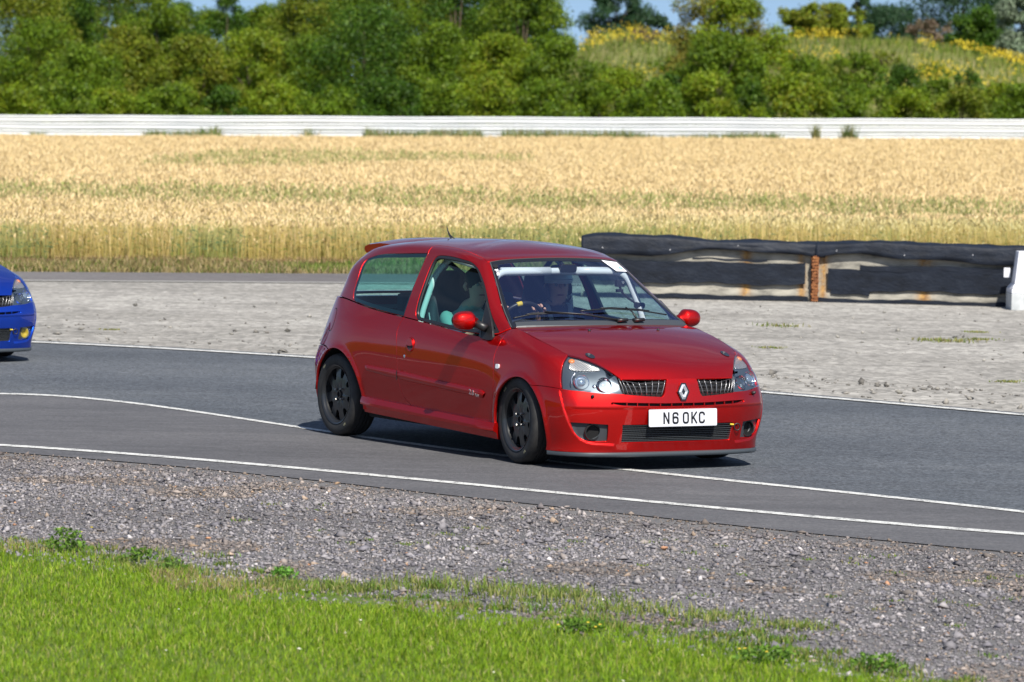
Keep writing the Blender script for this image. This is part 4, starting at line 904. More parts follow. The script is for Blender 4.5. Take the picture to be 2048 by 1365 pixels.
p = (P[0] + P[1] + P[2] + P[3]) / 4; n = at('G', (2.8, 2.4), 0, -1)[1]; mb = MB(); mb.lathe([(.010, .0018), (.013, .0018), (.013, .0024), (.010, .0024)], 18, Matrix.Translation(p + n * .001) @ frame(n), 'Z', closed=True); mb.box(p + n * .004, (.002, .016, .003)); mb.build('label_mark', INK, st2)
p, n = at('G', (2.78, 2.70), .004, -1); mb = MB(); mb.lathe([(.0, .004), (.018, .003), (.020, -.002)], 18, Matrix.Translation(p) @ frame(n), 'Z'); mb.build('screen_sensor', BLACK, scr)

# ==================================================================== inside the car
def seat(y):
    s = empty('bucket_seat', (-1.35, y, .22)); s.parent = CAR
    o = Vector((1.35, -y, -.22))
    # backrest: outline loft, reclined
    def sec(z, w, t, lean, bol):
        x = -1.50 - (z - .45) * lean
        return [(x, y - w, z), (x + bol, y - w * 1.02, z), (x + bol * .9, y - w * .80, z), (x + .02, y - w * .60, z), (x + .015, y, z), (x + .02, y + w * .60, z), (x + bol * .9, y + w * .80, z), (x + bol, y + w * 1.02, z), (x, y + w, z), (x - t, y + w * .8, z), (x - t, y - w * .8, z)]
    secs = [sec(.40, .22, .06, .22, .10), sec(.52, .24, .07, .22, .14), (sec(.70, .245, .07, .22, .15)), sec(.86, .235, .07, .22, .11), sec(.95, .20, .07, .22, .07), sec(1.02, .150, .06, .22, .05), sec(1.11, .140, .06, .22, .06), sec(1.165, .120, .05, .22, .045), sec(1.185, .08, .03, .22, .02)]
    n = 11; V = [Vector(p) + o for q in secs for p in q]
    F = [(i * n + j, (i + 1) * n + j, (i + 1) * n + (j + 1) % n, i * n + (j + 1) % n) for i in range(len(secs) - 1) for j in range(n)] + [tuple(range(n)), tuple(range((len(secs) - 1) * n, len(secs) * n))]
    mb = MB(); mb.add(V, F); mb.build('backrest', SEATF, s, smooth=True, subd=1)
    V = []
    for x, z, w in ((-1.56, .33, .20), (-1.40, .31, .235), (-1.20, .34, .24), (-1.05, .39, .22), (-1.00, .36, .20)):
        V += [Vector(p) + o for p in ((x, y - w, z + .10), (x, y - w * .8, z + .09), (x, y - w * .6, z + .03), (x, y, z + .02), (x, y + w * .6, z + .03), (x, y + w * .8, z + .09), (x, y + w, z + .10), (x, y + w * .9, z - .08), (x, y - w * .9, z - .08))]
    n = 9; mb = MB(); mb.add(V, [(i * n + j, (i + 1) * n + j, (i + 1) * n + (j + 1) % n, i * n + (j + 1) % n) for i in range(4) for j in range(n)] + [tuple(range(n)), tuple(range(4 * n, 5 * n))]); mb.build('seat_base', SEATF, s, smooth=True, subd=1)
    for sg in (-1, 1):
        mb = MB(); P = [(-1.52 - (z - .45) * .22 + b + .004, y + sg * w * 1.035, z) for z, w, b in ((.55, .24, .14), (.70, .245, .15), (.82, .24, .125), (.90, .225, .09))]
        mb.tube([Vector(p) + o for p in P], .0045, 6); mb.build('seat_piping', pmat('piping', (.35, .38, .40), .6), s, smooth=True)
    return s
seat(-.36); seat(.36)
# rear bench
mb = MB(); mb.box((-2.10, 0, .60), (.14, 1.18, .50), Matrix.Rotation(-.25, 3, 'Y')); mb.box((-1.90, 0, .42), (.45, 1.18, .16)); mb.build('rear_bench', SEATF, CAR, smooth=False, bevel=.03)
for y in (-.33, .33):
    mb = MB(); mb.box((-2.19, y, .93), (.08, .25, .15)); mb.build('rear_headrest', SEATF, CAR, bevel=.03)
mb = MB(); mb.box((-2.52, 0, .88), (.52, 1.18, .03)); mb.build('parcel_shelf', DARK, CAR)
# dashboard
V = []; n = 6
for x, z in ((-.40, .865), (-.62, .87), (-.72, .845), (-.76, .78), (-.70, .60), (-.45, .5)):
    for y in np.linspace(-.66, .66, n): V.append((x - .03 * (1 - (y / .66) ** 2), y, z + (.035 if abs(y + .36) < .2 and x < -.5 and z > .8 else 0)))
mb = MB(); mb.add(V, [(i * n + j, i * n + j + 1, (i + 1) * n + j + 1, (i + 1) * n + j) for i in range(5) for j in range(n - 1)]); mb.build('dashboard', pmat('dash', (.030, .034, .042), .8), CAR, smooth=True)
mb = MB(); P = [(-.30, y, .86) for y in (-.60, -.3, 0, .3, .60)]; mb.box((-.36, 0, .855), (.26, 1.24, .02)); mb.build('dash_top', MATS['dash'], CAR)
# steering wheel
sw_ = empty('steering_wheel', (-.715, -.36, .85)); sw_.parent = CAR
WM = frame(Vector((-.90, 0, .43)))
mb = MB(); mb.tube([WM @ Vector((.175 * math.cos(a), .175 * math.sin(a), 0)) for a in np.linspace(0, 2 * math.pi, 40, endpoint=False)], .015, 10, closed=True); mb.build('wheel_rim', BLACK, sw_, smooth=True)
mb = MB()
for a in (math.radians(-20), math.radians(200), math.radians(270)): mb.tube([WM @ Vector((.03 * math.cos(a), .03 * math.sin(a), 0)), WM @ Vector((.17 * math.cos(a), .17 * math.sin(a), 0))], .012, 6)
mb.lathe([(.0, .02), (.04, .015), (.045, -.02), (.0, -.02)], 20, WM, 'Z'); mb.build('wheel_spokes', BLACK, sw_)
mb = MB(); mb.tube([WM @ Vector((.175 * math.cos(a), .175 * math.sin(a), 0)) for a in np.linspace(math.radians(68), math.radians(80), 5)], .0165, 12); mb.build('centre_mark', pmat('yellow_tape', (.80, .55, .04), .5), sw_, smooth=True)
# roll cage
def rounded(path, r=.09, n=7):
    P = [Vector(p) for p in path]; out_ = [P[0]]
    for i in range(1, len(P) - 1):
        a = (P[i - 1] - P[i]); b = (P[i + 1] - P[i]); k = min(r, a.length * .45, b.length * .45); A = P[i] + a.normalized() * k; B = P[i] + b.normalized() * k
        for t in np.linspace(0, 1, n): out_.append(A * (1 - t) ** 2 + P[i] * 2 * t * (1 - t) + B * t * t)
    return out_ + [P[-1]]
cage = empty('roll_cage', (-1.2, 0, .25)); cage.parent = CAR; co = Vector((1.2, 0, -.25))
def ctube(path, r=.0195, mat=CAGE, nm='cage_tube', rr=.10): mb = MB(); mb.tube([p + co for p in rounded(path, rr)], r, 14); return mb.build(nm, mat, cage, smooth=True)
ctube([(-.62, -.665, .50), (-.66, -.62, .86), (-.80, -.515, 1.205), (-.82, .0, 1.212), (-.80, .515, 1.205), (-.70, .595, .93), (-.62, .640, .50)], .0235)
ctube([(-1.66, -.62, .30), (-1.62, -.605, .86), (-1.56, -.52, 1.18), (-1.54, -.40, 1.285), (-1.54, .40, 1.285), (-1.56, .52, 1.18), (-1.62, .605, .86), (-1.66, .62, .30)])
ctube([(-.80, -.50, 1.21), (-1.54, -.47, 1.275)], .016); ctube([(-.80, .50, 1.21), (-1.54, .47, 1.275)], .016)
ctube([(-1.54, -.40, 1.285), (-2.45, -.44, .60)], .018, SEATF); ctube([(-1.54, .40, 1.285), (-2.45, .44, .60)], .018, SEATF); ctube([(-1.56, -.45, 1.26), (-1.64, .56, .55)], .018, SEATF)
for a, b in (((-.817, -.45, 1.2095), (-.82, -.07, 1.2118)), ((-.82, .13, 1.2118), (-.817, .42, 1.21))): 
    mb = MB(); mb.tube([Vector(a) + co, Vector(b) + co], .029, 14); mb.build('cage_padding', CAGE, cage, smooth=True)
# rear-view mirror
mb = MB(); mb.prism(rrect(.13, .055, .022), lambda x, y, d: Vector((-.79 + d, .055 + x, 1.232 + y)), -.018, .012); mb.tube([(-.80, .04, 1.24), (-.86, .02, 1.285)], .010, 8); mb.build('cabin_mirror', BLACK, CAR, bevel=.004)

# action camera clamped to the cage: a thing of its own
def car_to_world(p): return CAR.matrix_basis @ Vector(p)
ac = empty('action_camera', car_to_world((-.745, .44, 1.080)), CAR.rotation_euler.z)
tag(ac, 'small dark action camera clamped to the white cage bar behind the red car windscreen', 'camera')
mb = MB(); mb.box((0, 0, .052), (.034, .062, .048)); mb.build('camera_body', BLACK, ac, bevel=.005)
mb = MB(); mb.lathe([(.0, .0225), (.010, .0225), (.012, .020), (.012, .017)], 18, Matrix.Translation((0, .014, .058)), 'X'); mb.build('camera_lens', CHROME, ac, smooth='auto')
mb = MB(); mb.tube([(0, 0, .03), (.0, .02, -.01), (.0, .07, -.05), (.03, .135, -.095)], .008, 8); mb.box((0, 0, .002), (.02, .05, .02)); mb.tube([(.035, .11, -.095), (.025, .175, -.10)], .022, 10); mb.build('clamp_arm', BLACK, ac, smooth=False)

# ==================================================================== people
def skinned(name, chains, mat, parent, sub=2):
    """chains: lists of (key, (x,y,z), r); chains share vertices by key; first vertex of all is the root"""
    idx = {}; V = []; R = []; E = []
    for ch in chains:
        prev = None
        for it in ch:
            k = it[0]
            if k not in idx: idx[k] = len(V); V.append(it[1]); R.append(it[2])
            if prev is not None and prev != idx[k]: E.append((prev, idx[k]))
            prev = idx[k]
    me = bpy.data.meshes.new(name); me.from_pydata(V, E, []); me.update(); o = link(bpy.data.objects.new(name, me), parent)
    m = o.modifiers.new('skin', 'SKIN'); m.use_smooth_shade = True; m.branch_smoothing = .6
    for i, r in enumerate(R): rr = r if isinstance(r, tuple) else (r, r); me.skin_vertices[0].data[i].radius = rr
    me.skin_vertices[0].data[0].use_root = True
    s = o.modifiers.new('sub', 'SUBSURF'); s.levels = s.render_levels = sub
    apply_mods(o); o.data.materials.clear(); o.data.materials.append(mat); o.data.polygons.foreach_set('use_smooth', [True] * len(o.data.polygons)); return o
def hand_chains(side, wrist, d, upv, curl, tag_):
    """palm and five fingers; d = pointing direction, upv = back of the hand, thumb on the side given"""
    d = Vector(d).normalized(); n = Vector(upv).normalized(); s = d.cross(n).normalized() * side; w = Vector(wrist); ch = []
    palm = w + d * .045; ch.append([(tag_ + 'w', tuple(w), .026), (tag_ + 'p', tuple(palm), (.034, .020)), (tag_ + 'k', tuple(palm + d * .035), (.036, .016))])
    for i, (off, L) in enumerate(((-.030, .068), (-.010, .080), (.010, .085), (.029, .074))):
        b = palm + d * .045 + s * -off; p1 = b + (d * math.cos(curl * .6) - n * math.sin(curl * .6)) * L * .42; p2 = p1 + (d * math.cos(curl * 1.5) - n * math.sin(curl * 1.5)) * L * .33; p3 = p2 + (d * math.cos(curl * 2.2) - n * math.sin(curl * 2.2)) * L * .25
        ch.append([(tag_ + 'k', 0, 0), (f'{tag_}f{i}a', tuple(b), .0105), (f'{tag_}f{i}b', tuple(p1), .0095), (f'{tag_}f{i}c', tuple(p2), .0088), (f'{tag_}f{i}d', tuple(p3), .0075)])
    t0 = w + d * .030 + s * .030; ch.append([(tag_ + 'p', 0, 0), (tag_ + 't0', tuple(t0), .014), (tag_ + 't1', tuple(t0 + d * .032 + s * .020 - n * .012), .011), (tag_ + 't2', tuple(t0 + d * .056 + s * .018 - n * .026), .009)])
    return ch
def person(label, hip, chest, head, hands, elbows, shirt, group=None, look=Vector((1, 0, 0)), cap=None, hair=None):
    root = empty('person', car_to_world((hip[0], hip[1], hip[2])), CAR.rotation_euler.z); tag(root, label, 'person')
    O = Vector(hip); L = lambda p: tuple(Vector(p) - O)
    y = hip[1]; hd = Vector(head); ch = []
    ch.append([('hip', L(hip), (.15, .12)), ('waist', L(((hip[0] + chest[0]) / 2, y, (hip[2] + chest[2]) / 2)), (.145, .105)), ('chest', L(chest), (.165, .115)), ('neckb', L((chest[0] + .02, y, chest[2] + .16)), .075), ('neck', L((hd.x - .02, y, hd.z - .115)), .055), ('jaw', L(hd + Vector((.012, 0, -.055))), (.062, .066)), ('skull', L(hd + Vector((-.008, 0, .035))), (.078, .092)), ('crown', L(hd + Vector((-.014, 0, .092))), (.052, .062))])
    for s, hnd, elb in ((-1, hands[0], elbows[0]), (1, hands[1], elbows[1])):
        sh_ = (chest[0] + .0, y + s * .185, chest[2] + .085)
        ch.append([('chest', 0, 0), (f's{s}', L(sh_), .068), (f'u{s}', L(Vector(sh_).lerp(Vector(elb), .5)), .052), (f'e{s}', L(elb), .042), (f'm{s}', L(Vector(elb).lerp(Vector(hnd[0]), .5)), .038), (f'h{s}w', L(hnd[0]), .026)])
        ch += [[(k, (tuple(Vector(p) - O) if p != 0 else 0), r) for k, p, r in c] for c in hand_chains(-s, hnd[0], hnd[1], hnd[2], hnd[3], f'h{s}')]
        ch.append([('hip', 0, 0), (f'g{s}', L((hip[0] + .08, y + s * .095, hip[2] + .01)), .09), (f'q{s}', L((hip[0] + .28, y + s * .13, hip[2] + .08)), .075), (f'kn{s}', L((hip[0] + .48, y + s * .15, hip[2] + .12)), .058), (f'c{s}', L((hip[0] + .66, y + s * .14, hip[2] - .06)), .048), (f'a{s}', L((hip[0] + .80, y + s * .12, hip[2] - .17)), .038), (f'ft{s}', L((hip[0] + .93, y + s * .12, hip[2] - .13)), .036)])
    m = pmat('person_' + shirt[0], (.5, .3, .2), .6); g = NG(m)
    # skin above the collar and on the hands, cloth elsewhere: the mesh keeps one surface
    if not g.b.inputs['Base Color'].is_linked: g.link(g.attr('tint'), g.b.inputs['Base Color'])
    o = skinned('body', ch, m, root)
    n = len(o.data.vertices); co_ = np.empty(n * 3, np.float32); o.data.vertices.foreach_get('co', co_); P = co_.reshape(-1, 3) + np.array(O)
    c = np.tile(np.array(shirt[1]), (n, 1)); skin = np.array((.66, .36, .26)); c[P[:, 0] > hip[0] + .22] = (.03, .04, .08)
    up_ = (P[:, 2] > chest[2] + .155) & (abs(P[:, 1] - y) < .11); c[up_] = skin
    for hnd, elb in zip(hands, elbows):
        w = Vector(hnd[0]); e = Vector(elb); sh2 = e.lerp(w, .02 if shirt[2] else .85); ax = (w - e).normalized()
        d = (P - np.array(sh2)) @ np.array(ax); near_ = np.linalg.norm(P - np.array(w), axis=1) < (.34 if shirt[2] else .16); c[(d > 0) & near_ & (P[:, 2] > hip[2] + .15)] = skin
    a = o.data.color_attributes.new('tint', 'FLOAT_COLOR', 'POINT'); cc = np.ones((n, 4), np.float32); cc[:, :3] = c; a.data.foreach_set('color', cc.ravel())
    lk = look.normalized(); sd = Vector((0, 0, 1)).cross(lk).normalized(); B = Matrix((lk, sd, Vector((0, 0, 1)))).transposed().to_4x4(); B.translation = hd - O
    mb = MB(); mb.add([B @ Vector(q) for q in ((.078, 0, .035), (.104, 0, -.008), (.082, -.018, -.014), (.082, .018, -.014), (.060, -.022, .02), (.060, .022, .02))], [(0, 2, 1), (0, 1, 3), (1, 2, 3), (0, 4, 2), (0, 3, 5), (4, 5, 3, 2)]); mb.build('nose', SKIN, root, smooth=True, subd=1)
    for s in (-1, 1):
        mb = MB(); mb.lathe([(.0, .012), (.008, .009), (.012, 0), (.008, -.009), (.0, -.012)], 12, B @ Matrix.Translation((.068, s * .031, .020)), 'X'); mb.build('eye', pmat('eye', (.25, .22, .20), .3), root, smooth=True)
        mb = MB(); mb.tube([B @ Vector(q) for q in ((-.015, s * .078, .03), (-.025, s * .088, .005), (-.012, s * .080, -.025))], [.012, .014, .009], 8); mb.build('ear', SKIN, root, smooth=True)
    mb = MB(); mb.tube([B @ Vector(q) for q in ((.074, -.024, -.050), (.082, 0, -.048), (.074, .024, -.050))], [.003, .007, .003], 8); mb.build('mouth', pmat('lips', (.36, .13, .11), .5), root, smooth=True)
    if cap:
        mb = MB(); mb.lathe([(.0, .128), (.040, .124), (.078, .103), (.100, .066), (.106, .030), (.104, .004), (.098, .0)], 32, B @ Matrix.Translation((-.012, 0, .028)) @ Matrix.Diagonal((1.08, .92, 1, 1)), 'Z'); mb.build('helmet', cap, root, smooth=True)
        mb = MB(); P_ = [(.070 + .075 * math.cos(a), .085 * math.sin(a)) for a in np.linspace(-math.pi / 2, math.pi / 2, 14)]; mb.prism(P_, lambda x, y_, d: B @ Vector((x, y_, .052 + d - .10 * max(0, x - .07))), 0, .010); mb.build('helmet_peak', cap, root, bevel=.002)
        mb = MB(); mb.tube([B @ Vector((.02 + .012 * math.cos(a), .082 * math.cos(a), -.055 - .055 * math.sin(a))) for a in np.linspace(0, math.pi, 14)], .009, 8, flat=.5); mb.build('chin_strap', BLACK, root, smooth=True)
        for s in (-1, 1):
            mb = MB(); mb.lathe([(.0, .018), (.034, .014), (.044, .0), (.0, .0)], 18, B @ Matrix.Translation((-.01, s * .078, -.012)) @ Matrix.Rotation(-s * math.pi / 2, 4, 'X'), 'Z'); mb.build('ear_pad', BLACK, root, smooth=True)
    if hair:
        mb = MB(); mb.lathe([(.0, .110), (.045, .102), (.080, .075), (.092, .035), (.090, .0), (.080, -.03)], 28, B @ Matrix.Translation((-.022, 0, .025)) @ Matrix.Diagonal((1, .90, 1, 1)), 'Z'); mb.build('hair', hair, root, smooth=True)
    return root
person('driver in a teal short sleeved shirt gripping the steering wheel of the red car', (-1.44, -.36, .42), (-1.40, -.36, .80), (-1.27, -.36, 1.085),
       (((-.745, -.545, .890), (.25, .42, .85), (-.9, -.2, .35), .95), ((-.765, -.175, .890), (.25, -.42, .85), (-.9, .2, .35), .95)), ((-1.08, -.60, .72), (-1.08, -.14, .70)),
       ('teal', (.20, .34, .31), True), look=Vector((1, -.10, 0)), hair=pmat('hair', (.04, .025, .015), .8))
person('passenger in an open face helmet and dark jacket sitting in the red car', (-1.47, .36, .42), (-1.48, .36, .80), (-1.405, .36, 1.075),
       (((-1.02, .22, .60), (.8, .2, -.3), (0, 0, 1), .35), ((-1.02, .50, .60), (.8, -.2, -.3), (0, 0, 1), .35)), ((-1.28, .12, .60), (-1.28, .61, .60)),
       ('navy', (.030, .035, .075), False), look=Vector((.95, -.32, 0)), cap=pmat('helmet_grey', (.66, .68, .74), .35))
# belts over the passenger
for nm, y0_, y1_ in (('belt', .27, .30), ('belt', .45, .42)):
    mb = MB(); mb.tube([(-1.56, y0_, .99), (-1.40, y0_, .955), (-1.345, (y0_ + y1_) / 2, .82), (-1.35, y1_, .62)], .020, 8, flat=.15); mb.build('seat_belt', pmat('belt', (.30, .32, .36), .7), CAR, smooth=True)

# ==================================================================== the blue car, same model behind
split_loose({'arch_liner', 'slot_divider', 'slot_end', 'wheel_nut', 'tyre_marking'})
BCAR = copy_tree(CAR, None, skip=('number_plate', 'track_pass_sticker', 'screen_label', 'roll_cage', 'bonnet_pin', 'seat_belt', 'lamp_washer'))
swap = {'red_paint': BLUE}
def repaint(o):
    for sl in o.material_slots:
        if sl.material and sl.material.name in swap: nm = swap[sl.material.name]; sl.link = 'OBJECT'; sl.material = nm
    for c in children(o): repaint(c)
repaint(BCAR)
tag(BCAR, 'blue three door hatchback with yellow fog lamp, its nose entering at the left edge', 'car', 'hatchback cars on the track')
# yellow fog lamps in place of the open ducts
for ch in children(BCAR):
    if ch.name.startswith('duct_surround'):
        for c2 in children(ch):
            if c2.name.startswith('cooling_duct'):
                s = 1 if ch.data.vertices[0].co.y > 0 else -1
                p, n = at('L', PT['duct'], -.018, s); n = (n * .5 + Vector((1, 0, 0))).normalized(); M = Matrix.Translation(p) @ frame(n)
                bpy.data.objects.remove(c2)
                mb = MB(); mb.lathe([(.0, -.004), (.012, -.012), (.016, -.004), (.034, .004), (.044, .006), (.044, -.012)], 32, M, 'Z'); fl = mb.build('fog_lamp', pmat('yellow_glass', (.36, .27, .02), .12, coat=1), ch, smooth=True)
                mb = MB(); mb.lathe([(.045, -.004), (.048, .004), (.051, .0), (.052, -.012)], 32, M, 'Z'); mb.build('fog_ring', CHROME, fl, smooth=True)
BCAR.rotation_euler = (0, 0, CAR.rotation_euler.z + math.radians(6.5))

# ==================================================================== the place
def poly_fit(pts, deg, x0, x1): 
    p = np.polyfit([a for a, b in pts], [b for a, b in pts], deg); d = np.polyder(p)
    def f(x):
        x = np.asarray(x, float); xc = np.clip(x, x0, x1); return np.polyval(p, xc) + np.polyval(d, xc) * (x - xc)
    return f
f_far = poly_fit([(-4.80, 42.13), (-4.41, 42.01), (-3.98, 41.91), (-2.87, 41.29), (-1.76, 40.31), (2.07, 36.66), (2.73, 36.18), (3.28, 35.51), (3.95, 34.58)], 3, -4.8, 4.2)
f_l1 = poly_fit([(-3.96, 34.78), (-3.15, 34.38), (-2.31, 33.35), (-1.80, 32.35), (-1.34, 31.60), (-1.11, 31.10), (-.10, 29.82), (.57, 29.0), (1.21, 28.38), (2.08, 27.38), (3.0, 26.13), (4.5, 24.4), (6, 22.6)], 5, -3.96, 4.5)
f_l2 = poly_fit([(-3.38, 29.77), (-2.34, 29.19), (-1.32, 28.33), (-.36, 27.55), (.54, 26.78), (1.40, 26.02), (2.21, 25.33), (2.87, 24.93)], 3, -3.4, 2.9)
f_edge = poly_fit([(-3.32, 29.24), (-2.79, 29.08), (-2.18, 28.43), (-1.61, 27.81), (-.97, 27.23), (-.51, 26.99), (-.05, 26.58), (.24, 26.25), (.80, 25.49), (1.35, 25.01), (1.87, 24.54), (2.76, 23.95)], 3, -3.3, 2.8)
f_grass = poly_fit([(-2.62, 23.13), (-2.22, 22.95), (-1.84, 22.41), (-1.64, 21.74), (-1.35, 21.46), (-.98, 21.20), (-.62, 21.16), (-.27, 20.90), (-.03, 20.54), (.20, 20.09), (.41, 19.57), (.84, 19.37), (1.27, 19.26), (1.56, 18.9), (1.73, 18.4), (1.9, 17.8), (2.05, 17.1)], 3, -2.6, 2.05)
def strip(name, fa, fb, z, mat, x0=-30, x1=26, n=160, wob=0.0, seed=1, zb=None, label=None, kind='structure', cat=None):
    xs = np.linspace(x0, x1, n); r = np.random.default_rng(seed); w = np.convolve(r.normal(0, 1, n + 8), np.ones(9) / 9, 'valid') * wob
    a = fa(xs) if callable(fa) else np.full(n, float(fa)); b = fb(xs) if callable(fb) else np.full(n, float(fb))
    V = [(x, y + ww, z) for x, y, ww in zip(xs, a, w)] + [(x, y, zb if zb is not None else z) for x, y in zip(xs, b)]
    F = [(i, i + 1, n + i + 1, n + i) for i in range(n - 1)]
    o = mesh_obj(name, V, F, mat); tag(o, kind=kind)
    if o.data.polygons[0].normal.z < 0: o.data.flip_normals()
    return o
# ---- ground materials
def ground_mat(name, stops, scales, bump=(.4, .01), rough=.9, speck=None, kind='Object', stretch=(1, 1, 1)):
    m = pmat(name, (.2, .2, .2), rough, spec=.3); g = NG(m); v = g.coord(kind, stretch)
    n1 = g.noise(scales[0], 6, .6, v); n2 = g.noise(scales[1], 5, .65, v); n3 = g.noise(scales[2], 3, .6, v)
    f = g.math('ADD', g.math('MULTIPLY', n1, .45), g.math('ADD', g.math('MULTIPLY', n2, .30), g.math('MULTIPLY', n3, .25)))
    c = g.ramp(f, stops)
    if speck:
        for sc, th, colr in speck:
            vd = g.vor(sc, v); c = g.mix(g.ramp(vd, [(th * .7, (1, 1, 1)), (th, (0, 0, 0))]), c, colr)
    g.link(c, g.b.inputs['Base Color']); g.bump(g.math('ADD', n3, g.math('MULTIPLY', n2, .5)), *bump); return m
M_TRACK = ground_mat('track_asphalt', [(.38, (.052, .059, .070)), (.5, (.074, .082, .094)), (.62, (.098, .105, .115))], (.35, 6, 90), (.5, .006), .85, [(75, .16, (.19, .19, .19)), (50, .13, (.026, .028, .032))])
M_LANE = ground_mat('lane_asphalt', [(.38, (.070, .070, .075)), (.5, (.090, .089, .095)), (.62, (.112, .110, .115))], (.5, 4, 70), (.35, .004), .85, [(60, .07, (.30, .29, .27)), (120, .10, (.04, .04, .04))], stretch=(.6, 1.6, 1))
def grain(m, sc, lo, hi, stretch=(1, 1, 1)):
    g = NG(m); lk = g.b.inputs['Base Color'].links[0].from_socket; x = g.n('TexVoronoi'); x.inputs['Scale'].default_value = sc; g.link(g.coord('Object', stretch), x.inputs['Vector'])
    sp = g.n('SeparateColor'); g.link(x.outputs['Color'], sp.inputs[0]); c = g.mix(1.0, lk, g.ramp(sp.outputs[0], [(0, (lo,) * 3), (.85, (hi * .9,) * 3), (1, (hi,) * 3)]), 'MULTIPLY'); g.link(c, g.b.inputs['Base Color'])
def streaks(m, col, amt, rot):
    g = NG(m); lk = g.b.inputs['Base Color'].links[0].from_socket; v = g.coord('Object', (.07, 2.6, 1), (0, 0, rot)); f = g.noise(1.0, 5, .65, v); f2 = g.noise(.45, 3, .5, g.coord('Object', (.3, 1, 1), (0, 0, rot)))
    c = g.mix(g.ramp(g.math('MULTIPLY', f, g.math('ADD', f2, .5)), [(.46, (0, 0, 0)), (.66, (amt,) * 3)]), lk, col); g.link(c, g.b.inputs['Base Color'])
streaks(M_TRACK, (.045, .048, .055), .30, .42); streaks(M_LANE, (.060, .060, .064), .28, .30); grain(M_TRACK, 62, .55, 1.60); grain(M_LANE, 70, .78, 1.30)
M_APRON = ground_mat('apron_concrete', [(.36, (.22, .21, .19)), (.5, (.30, .285, .262)), (.64, (.39, .375, .345))], (.22, 2.2, 24), (.7, .02), .95, [(7, .06, (.10, .095, .085)), (22, .09, (.40, .39, .36)), (15, .08, (.09, .085, .08))], stretch=(.75, 1.2, 1))
streaks(M_APRON, (.18, .17, .15), .35, .05); grain(M_APRON, 26, .72, 1.28, (.7, .35, 1)); grain(M_APRON, 9, .86, 1.12, (.6, .3, 1))
M_ROAD = ground_mat('service_road_asphalt', [(.38, (.115, .105, .105)), (.62, (.155, .145, .142))], (.3, 3, 30), (.3, .005), .9)
grain(M_ROAD, 30, .8, 1.2)
M_SOIL = ground_mat('dry_soil', [(.36, (.13, .10, .05)), (.5, (.20, .155, .08)), (.64, (.10, .12, .035))], (.8, 5, 40), (.6, .02), .95)
M_GRAVELB = ground_mat('gravel_bed', [(.36, (.085, .082, .085)), (.5, (.135, .130, .132)), (.64, (.20, .19, .185))], (.6, 14, 60), (.9, .02), .95, [(38, .16, (.30, .29, .29)), (55, .14, (.05, .05, .055)), (24, .08, (.26, .22, .16))])
M_TURF = ground_mat('turf_soil', [(.36, (.050, .085, .012)), (.5, (.085, .130, .018)), (.64, (.12, .15, .03))], (.9, 7, 60), (.6, .02), .95)
M_FIELD = ground_mat('field_floor', [(.36, (.28, .20, .09)), (.64, (.40, .30, .15))], (.8, 5, 40), (.6, .02), .95)
g = NG(pmat('line_white', (.70, .70, .67), .7)); n_ = g.noise(14, 5, .7, g.coord('Object')); n2_ = g.noise(70, 3, .7, g.coord('Object'))
g.link(g.mix(g.ramp(g.math('MULTIPLY', g.math('ADD', n_, n2_), .5), [(.43, (0, 0, 0)), (.49, (1, 1, 1))]), (.14, .14, .14), (.58, .58, .56)), g.b.inputs['Base Color']); M_LINE = MATS['line_white']

M_KERB = pmat('road_edge', (.33, .32, .30), .9)
R_ = 2600
def smooth(t): t = np.clip(t, 0, 1); return t * t * (3 - 2 * t)
def tz(x, y): return (.0150 * np.clip(np.asarray(x, float) + 23, 0, 90) - .30) * smooth((np.asarray(y, float) - 85) / 115)
def gridmesh(name, xs, ys, fz, mat):
    X, Y = np.meshgrid(xs, ys); Z = fz(X, Y); V = np.stack([X, Y, Z], -1).reshape(-1, 3); nx = len(xs); i = (np.arange(len(ys) - 1)[:, None] * nx + np.arange(nx - 1)[None]).ravel()
    o = big_mesh(name, V, np.stack([i, i + 1, i + nx + 1, i + nx], -1), mat, smooth=True); tag(o, kind='structure'); return o
mesh = mesh_obj('terrain', [(-R_, -300, -1.2), (R_, -300, -1.2), (R_, R_, -1.2), (-R_, R_, -1.2)], [(0, 1, 2, 3)], M_SOIL); tag(mesh, kind='structure')
gridmesh('ground', np.linspace(-160, 160, 80), np.r_[np.linspace(-60, 60, 5), np.linspace(66, 207, 40)], tz, M_SOIL)
strip('apron', lambda x: f_far(x) - .3, lambda x: 56.8 + .29 * (x + 2), .004, M_APRON, -34, 30)
strip('service_road', lambda x: 56.7 + .29 * (x + 2), lambda x: 59.75 + .34 * (x + 2), .010, M_ROAD, -34, 30)
strip('service_road_line', lambda x: 56.65 + .29 * (x + 2), lambda x: 56.90 + .29 * (x + 2), .014, M_KERB, -34, 30)
strip('track', lambda x: f_edge(x), lambda x: f_far(x) + .35, .008, M_TRACK, wob=.05, n=320)
strip('track_lane', lambda x: f_edge(x) - .02, lambda x: f_l1(x), .012, M_LANE, wob=.05, n=320, seed=1)
strip('track_line', lambda x: f_far(x) - .10, lambda x: f_far(x) + .10, .016, M_LINE)
strip('track_line', lambda x: f_l1(x) - .075, lambda x: f_l1(x) + .08, .016, M_LINE, wob=.012, n=600)
strip('track_line', lambda x: f_l2(x) - .075, lambda x: f_l2(x) + .075, .016, M_LINE, n=300)
